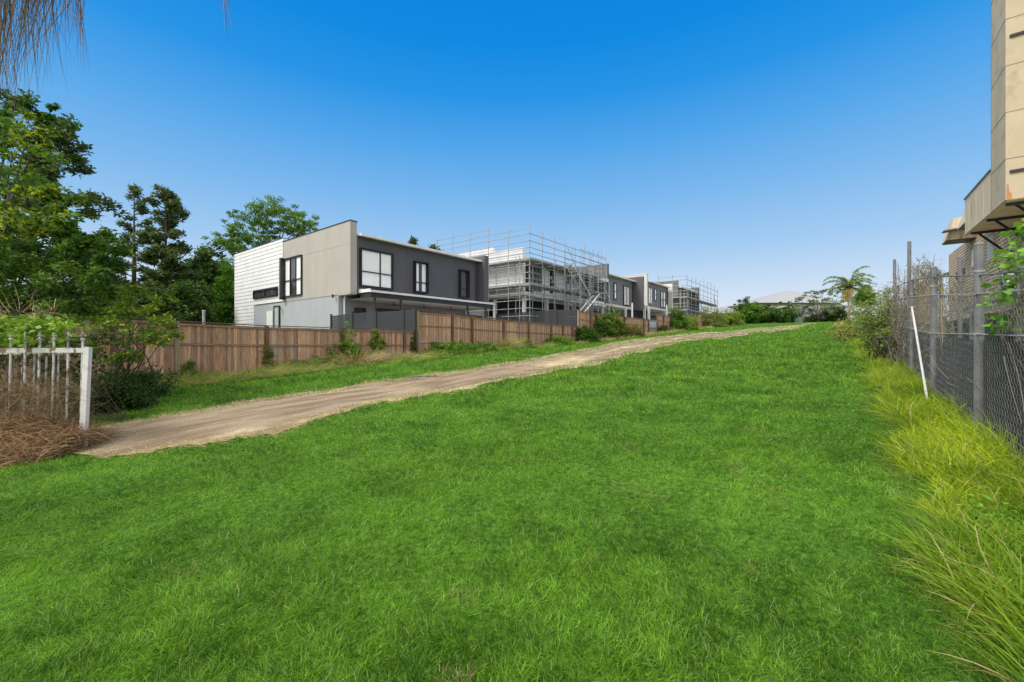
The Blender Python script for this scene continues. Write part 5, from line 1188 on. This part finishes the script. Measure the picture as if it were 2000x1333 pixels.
vine('dead_vine', 'mass of grey and brown dead vines covering the fence left of the tallest pipe', 'dead vine', 15.2, 24, -2.3, -1.2, lambda x: zg(x)+.1, lambda x: zg(x)+2.3+.3*math.sin(x*1.7), 3600, .3, .9, .011, (.13, .11, .10), (.34, .29, .26), 900, .07, (.10, .15, .03), (.32, .30, .07))
vine('dead_vine', 'brown vine tower climbing the old pipe posts with sparse leaves', 'dead vine', 15.3, 17.6, -2.1, -1.6, lambda x: zg(x)+1.2, lambda x: zz(x, -1.9, 520), 900, .2, .6, .010, (.16, .11, .08), (.34, .26, .20), 520, .06, (.08, .14, .03), (.26, .28, .06))
vine('dead_vine', 'brown leafy vine tangle on the mesh between the second and third fence posts', 'dead vine', 11.7, 15.2, -1.75, -1.52, lambda x: zg(x)+.7, lambda x: .95+.1*(x-11), 900, .2, .6, .006, (.16, .13, .09), (.36, .30, .20), 360, .045, (.10, .15, .03), (.30, .30, .06))
vine('grey_vine', 'grey twiggy vine matted over the nearest stretch of mesh', 'dead vine', 4.2, 8.0, -1.75, -1.56, lambda x: .10, lambda x: .50+.08*(x-4), 1300, .2, .55, .0045, (.10, .09, .085), (.30, .28, .25), 60, .05, (.08, .2, .02), (.2, .34, .04))
vine('grey_vine', 'thin grey vine strands along the top of the mesh behind the second post', 'dead vine', 8.3, 11.4, -1.75, -1.56, lambda x: .45, lambda x: .72+.07*(x-8), 700, .2, .45, .004, (.10, .09, .085), (.28, .26, .24), 40, .04, (.08, .2, .02), (.2, .34, .04))
n = 26; x = rng.uniform(5, 11.5, n); B = np.stack([x, np.full(n, RY+.05), np.array([zg(a) for a in x])+rng.uniform(.1, 1.2, n)], -1)
V, Q, C = ribbons(B, rng.normal(size=(n, 3))*np.array([1, .05, .5]), rng.uniform(.4, 1.3, n), np.full(n, .006), rng.normal(size=(n, 3))*np.array([.3, .05, .5]), 8, cols(n, (.24, .20, .16), (.46, .40, .34), .1), tip=.6)
bb = np.array([6., RY, -1]); o = link('vine_strands', npmesh('vine_strands', V-bb, Q, C), M['straw'], tuple(bb)); tagp(o, 'a few long bare vine strands hanging on the dark part of the mesh', 'dead vine')
# leafy branch at the right edge
cs = [np.array(pt(px, py, 4.6+rng.uniform(-.2, .3))) for px, py in ((1990, 455), (2005, 440), (1978, 480), (1996, 500), (2010, 475), (1968, 505), (1985, 530), (1952, 512), (2000, 545), (1955, 575), (1948, 590), (1945, 625), (1938, 640), (1960, 560), (2005, 590), (2015, 520), (1975, 545), (1990, 575), (1965, 630))]
T = ribleaf('climbing_plant', 'bright green broad leaved climber hanging at the right edge over the nearest mesh', 'climbing plant', cs, .11, 13, .085, (.07, .19, .02), (.20, .40, .05), base=np.array([5.2, RY-.05, -1.2]), asp=.8)

# ================================================================== BUILDING ON THE RIGHT
T = Thing('brick_building', 'tan brick building with an overhanging beige metal clad box and hoods', 'building', (24.5, -8, 0))
BY_ = -5.0
ZB = lambda px, py: zz(at_y(px, BY_), BY_, py)
xn, xm, xf = at_y(1964, BY_), at_y(1936, BY_), at_y(1884.5, BY_)
zbt = zz(xn, BY_, 391); ztop = 16.0; zlow = zz(xf, BY_, 391)
# tall box
tb = T.part('metal_box', MB().box(xn, xm, -16, BY_, zbt, 14.6), 'tan', label='tall smooth beige metal clad box')
T.part('metal_box', MB().box(xm+.005, xf, -12, BY_-.003, zbt+.0, zlow), 'tan_streak', label='lower streaked beige parapet box')
T.part('coping', MB().box(xm+.01, xf+.04, BY_-.3, BY_+.04, zlow+.002, zlow+.07), 'dullsteel'); T.part('coping', MB().box(xn-.04, xm+.03, -16, BY_+.04, 14.602, 14.68), 'dullsteel')
m = MB(); z = zbt+1.55
while z < 14.4: m.box(xn-.006, xm, BY_+.001, BY_+.007, z, z+.022).box(xn-.007, xn-.001, -15.9, BY_, z, z+.022); z += 1.78
for xx in (xm-.0,): m.box(xx-.01, xx+.01, BY_+.001, BY_+.008, zbt, 14.5)
T.part('panel_joints', m, 'dullsteel', parent=tb)
x = xm+1.2; m = MB()
while x < xf: m.box(x-.008, x+.008, BY_-.002, BY_+.004, zbt, zlow); x += 1.3
T.part('panel_joints', m, 'tan_under')
T.part('soffit', MB().box(xn+.03, xf-.03, -11.9, BY_-.05, zbt-.03, zbt-.002), 'tan_under')
for xx in (xn+.5, xn+3.2, xf-.6):
    T.part('bracket', MB().box(xx-.05, xx+.05, -6.6, BY_-.1, zbt-.14, zbt-.032).tube([(xx, BY_-.35, zbt-.1), (xx, -6.55, zbt-1.5)], .05, 4), 'black')
for zq in (zbt+1.05, zbt+6.2):
    T.part('bracket', MB().box(xn-.06, xn-.003, -12, BY_-.1, zq-.05, zq+.05).tube([(xn-.04, BY_-.9, zq), (xn-.4, BY_-1.9, zq-.25)], .05, 4), 'black')
T.part('rust_streak', MB().prism([(BY_-.03, zbt+.6), (BY_-.02, zbt+.02), (BY_-.17, zbt+.02), (BY_-.15, zbt+.22), (BY_-.09, zbt+.3), (BY_-.07, zbt+.6)], 'x', xn-.005, xn-.001), 'rust')
# brick walls
WY = -6.6
xw = at_y(1853, WY)
zroof = 6.9
T.part('brick_wall', MB().box(xn+.5, xw, -18, WY, -.5, zbt+1.2), 'brick')
xp = at_y(1913.5, WY); T.part('downpipe', MB().box(xp-.22, xp+.22, WY+.002, WY+.2, -.3, zbt), 'black')
for pa, pb, ya, yb_ in ((1931, 1942, 466, 511), (1900, 1903.5, 489, 523)):
    xa, xb = at_y(pb, WY), at_y(pa, WY); z0_, z1_ = zz(xb, WY, yb_), zz(xb, WY, ya)
    T.part('wall_panel', MB().box(xa, xb, WY+.001, WY+.06, z0_, z1_), 'cream')
T.part('window', MB().box(xw-5.2, xw-2.6, WY+.001, WY+.04, zz(xw-3, WY, 545), zz(xw-3, WY, 533)), 'black')
# sloping hoods
hx0 = at_y(1905.6, WY); yo_ = at_x(1847.6, hx0); zb1 = zz(hx0, yo_, 469.8); yt_ = at_x(1863.8, hx0); zt1 = zz(hx0, yt_, 426); hx1 = at_y(1838.6, yo_)
def hood(xa, xb, lb):
    o = T.part('window_hood', MB().prism([(WY, zb1), (yo_, zb1), (yt_, zt1), (WY, zt1)], 'x', xa, xb), 'tan_streak', label=lb)
    T.part('hood_soffit', MB().box(xa+.02, xb-.02, WY+.02, yo_-.04, zb1-.05, zb1-.002), 'black', parent=o)
hood(hx0, hx1, 'sloping beige hood at the far corner')
hb = at_y(1869, yo_); hood(hb-2.6, hb, 'second sloping hood half hidden by the box')
yr_ = yt_+.55; xr_ = at_y(1843.5, yr_); zr_ = zz(xr_, yr_, 451)
T.part('roof', MB().prism([(yt_-.9, zr_+.10), (yr_, zr_-.03), (yr_, zr_+.04), (yt_-.9, zr_+.17)], 'x', hx0+.1, xr_), 'dullsteel', label='thin roof edge above the hoods')
# shed with air conditioners between the fence and the building
T = Thing('shed', 'low dark shed with a grey sloping roof behind the chain link fence', 'shed', (12, -4.5, -.5))
T.part('wall', MB().box(12, 34, -5.6, -4.4, -1, 1.0), 'inside'); T.part('roof', MB().prism([(-5.8, 1.6), (-3.6, 1.02), (-3.6, 1.10), (-5.8, 1.68)], 'x', 11.5, 35), 'roofgrey')
T.part('bench', MB().box(11.8, 34.5, -5.9, -5.0, 1.685, 1.76), 'roofgrey')
for xx in (12.2, 17, 22, 27, 33): T.part('post', MB().box(xx-.06, xx+.06, -3.8, -3.68, -.8, 1.05), 'dullsteel')
m = MB().box(9.6, 11.2, -4.6, -3.9, .3, 1.45); 
def acunit(x, label):
    A = Thing('air_conditioner', label, 'air conditioner', (x, -5.45, 1.762), 'air conditioners on the shed behind the fence'); z = 1.762
    A.part('casing', MB().box(x, x+1.1, -5.75, -5.2, z, z+.95), 'ac')
    for cx in (x+.55,):
        A.part('fan_grille', MB().prism([(cx+.40*math.cos(t), z+.48+.40*math.sin(t)) for t in np.linspace(0, 6.28, 17)[:-1]], 'y', -5.199, -5.17), 'black')
        m = MB()
        for r in (.12, .22, .32, .39): m.tube([(cx+r*math.cos(t), -5.155, z+.48+r*math.sin(t)) for t in np.linspace(0, 6.28, 17)], .008, 4)
        A.part('fan_guard', m, 'steel')
    A.part('end_grille', MB().box(x-.03, x-.002, -5.70, -5.25, z+.1, z+.85), 'dullsteel')
ACL = ['nearest', 'second', 'third', 'fourth', 'fifth', 'sixth']
for i, xx in enumerate((14.6, 16.4, 18.2, 20.2, 22.4, 25.0)): acunit(xx, '%s grey air conditioner from the camera in the row on the shed behind the fence' % ACL[i])
# service box near the wall
x = at_y(1880, -3.9); T = Thing('switch_box', 'grey service cabinet on the shed roof edge behind the nearest post', 'cabinet', (10.5, -4.2, 0))
x = 10.2; T.part('cabinet', MB().box(x, x+1.5, -4.6, -3.9, .9, 1.75), 'ac'); T.part('cabinet_lid', MB().box(x-.05, x+1.55, -4.65, -3.85, 1.752, 1.80), 'dullsteel'); T.part('cabinet_door', MB().box(x+.1, x+1.4, -3.898, -3.87, 1.0, 1.7), 'steel'); T.part('leg', MB().box(x+.05, x+.15, -4.0, -3.92, -.9, .9), 'dullsteel'); T.part('leg', MB().box(x+1.3, x+1.4, -4.0, -3.92, -.9, .9), 'dullsteel'); T.part('hinge', MB().box(x+.08, x+.14, -3.869, -3.85, 1.2, 1.3), 'black')
# palm fronds behind the building corner
x, y, z = pt(1838, 520, 34); m = MB(); m.tube([(x, y, 0), (x, y, 5.3)], [.12, .08], 6); B = []; Dv = []; L = []
for a, el in ((3.1, .7), (2.8, .2), (3.5, 1.0), (.2, .6), (1.5, .7), (4.6, .6), (3.0, -.2)):
    hx = CR*math.cos(a)+CF*math.sin(a); d = np.array([hx[0]*math.cos(el), hx[1]*math.cos(el), math.sin(el)]); p = np.array([x, y, 5.3])
    pts = [p.copy()]
    for i in range(8): d = unit(d+np.array([0, 0, -.16])); p = p+d*.2; pts.append(p.copy())
    m.tube(pts, .012, 4)
    for i in range(8):
        for j in range(12): sv = unit(np.cross(d, np.array([0, 0, 1.]))+rng.normal(size=3)*.3)*(1 if j % 2 else -1); B.append(pts[i]+(pts[i+1]-pts[i])*rng.random()); Dv.append(sv+d*.6); L.append(.35)
n = len(B); T = Thing('palm_tree', 'small palm with thin fronds left of the brick building corner', 'palm tree', (x, y, 0)); T.part('trunk', m, 'bark'); T.npart('fronds', *ribbons(np.array(B), np.array(Dv), np.array(L), np.full(n, .03), np.tile([[0, 0, -1.]], (n, 1)), 3, cols(n, (.05, .10, .03), (.14, .2, .06), .1)), 'leaf')
rshrub('dense olive hedge behind the vine covered fence', 1765, -3.6, 3.0, 2.4, 130, 60, .12, (.05, .08, .02), (.17, .19, .06), .3)
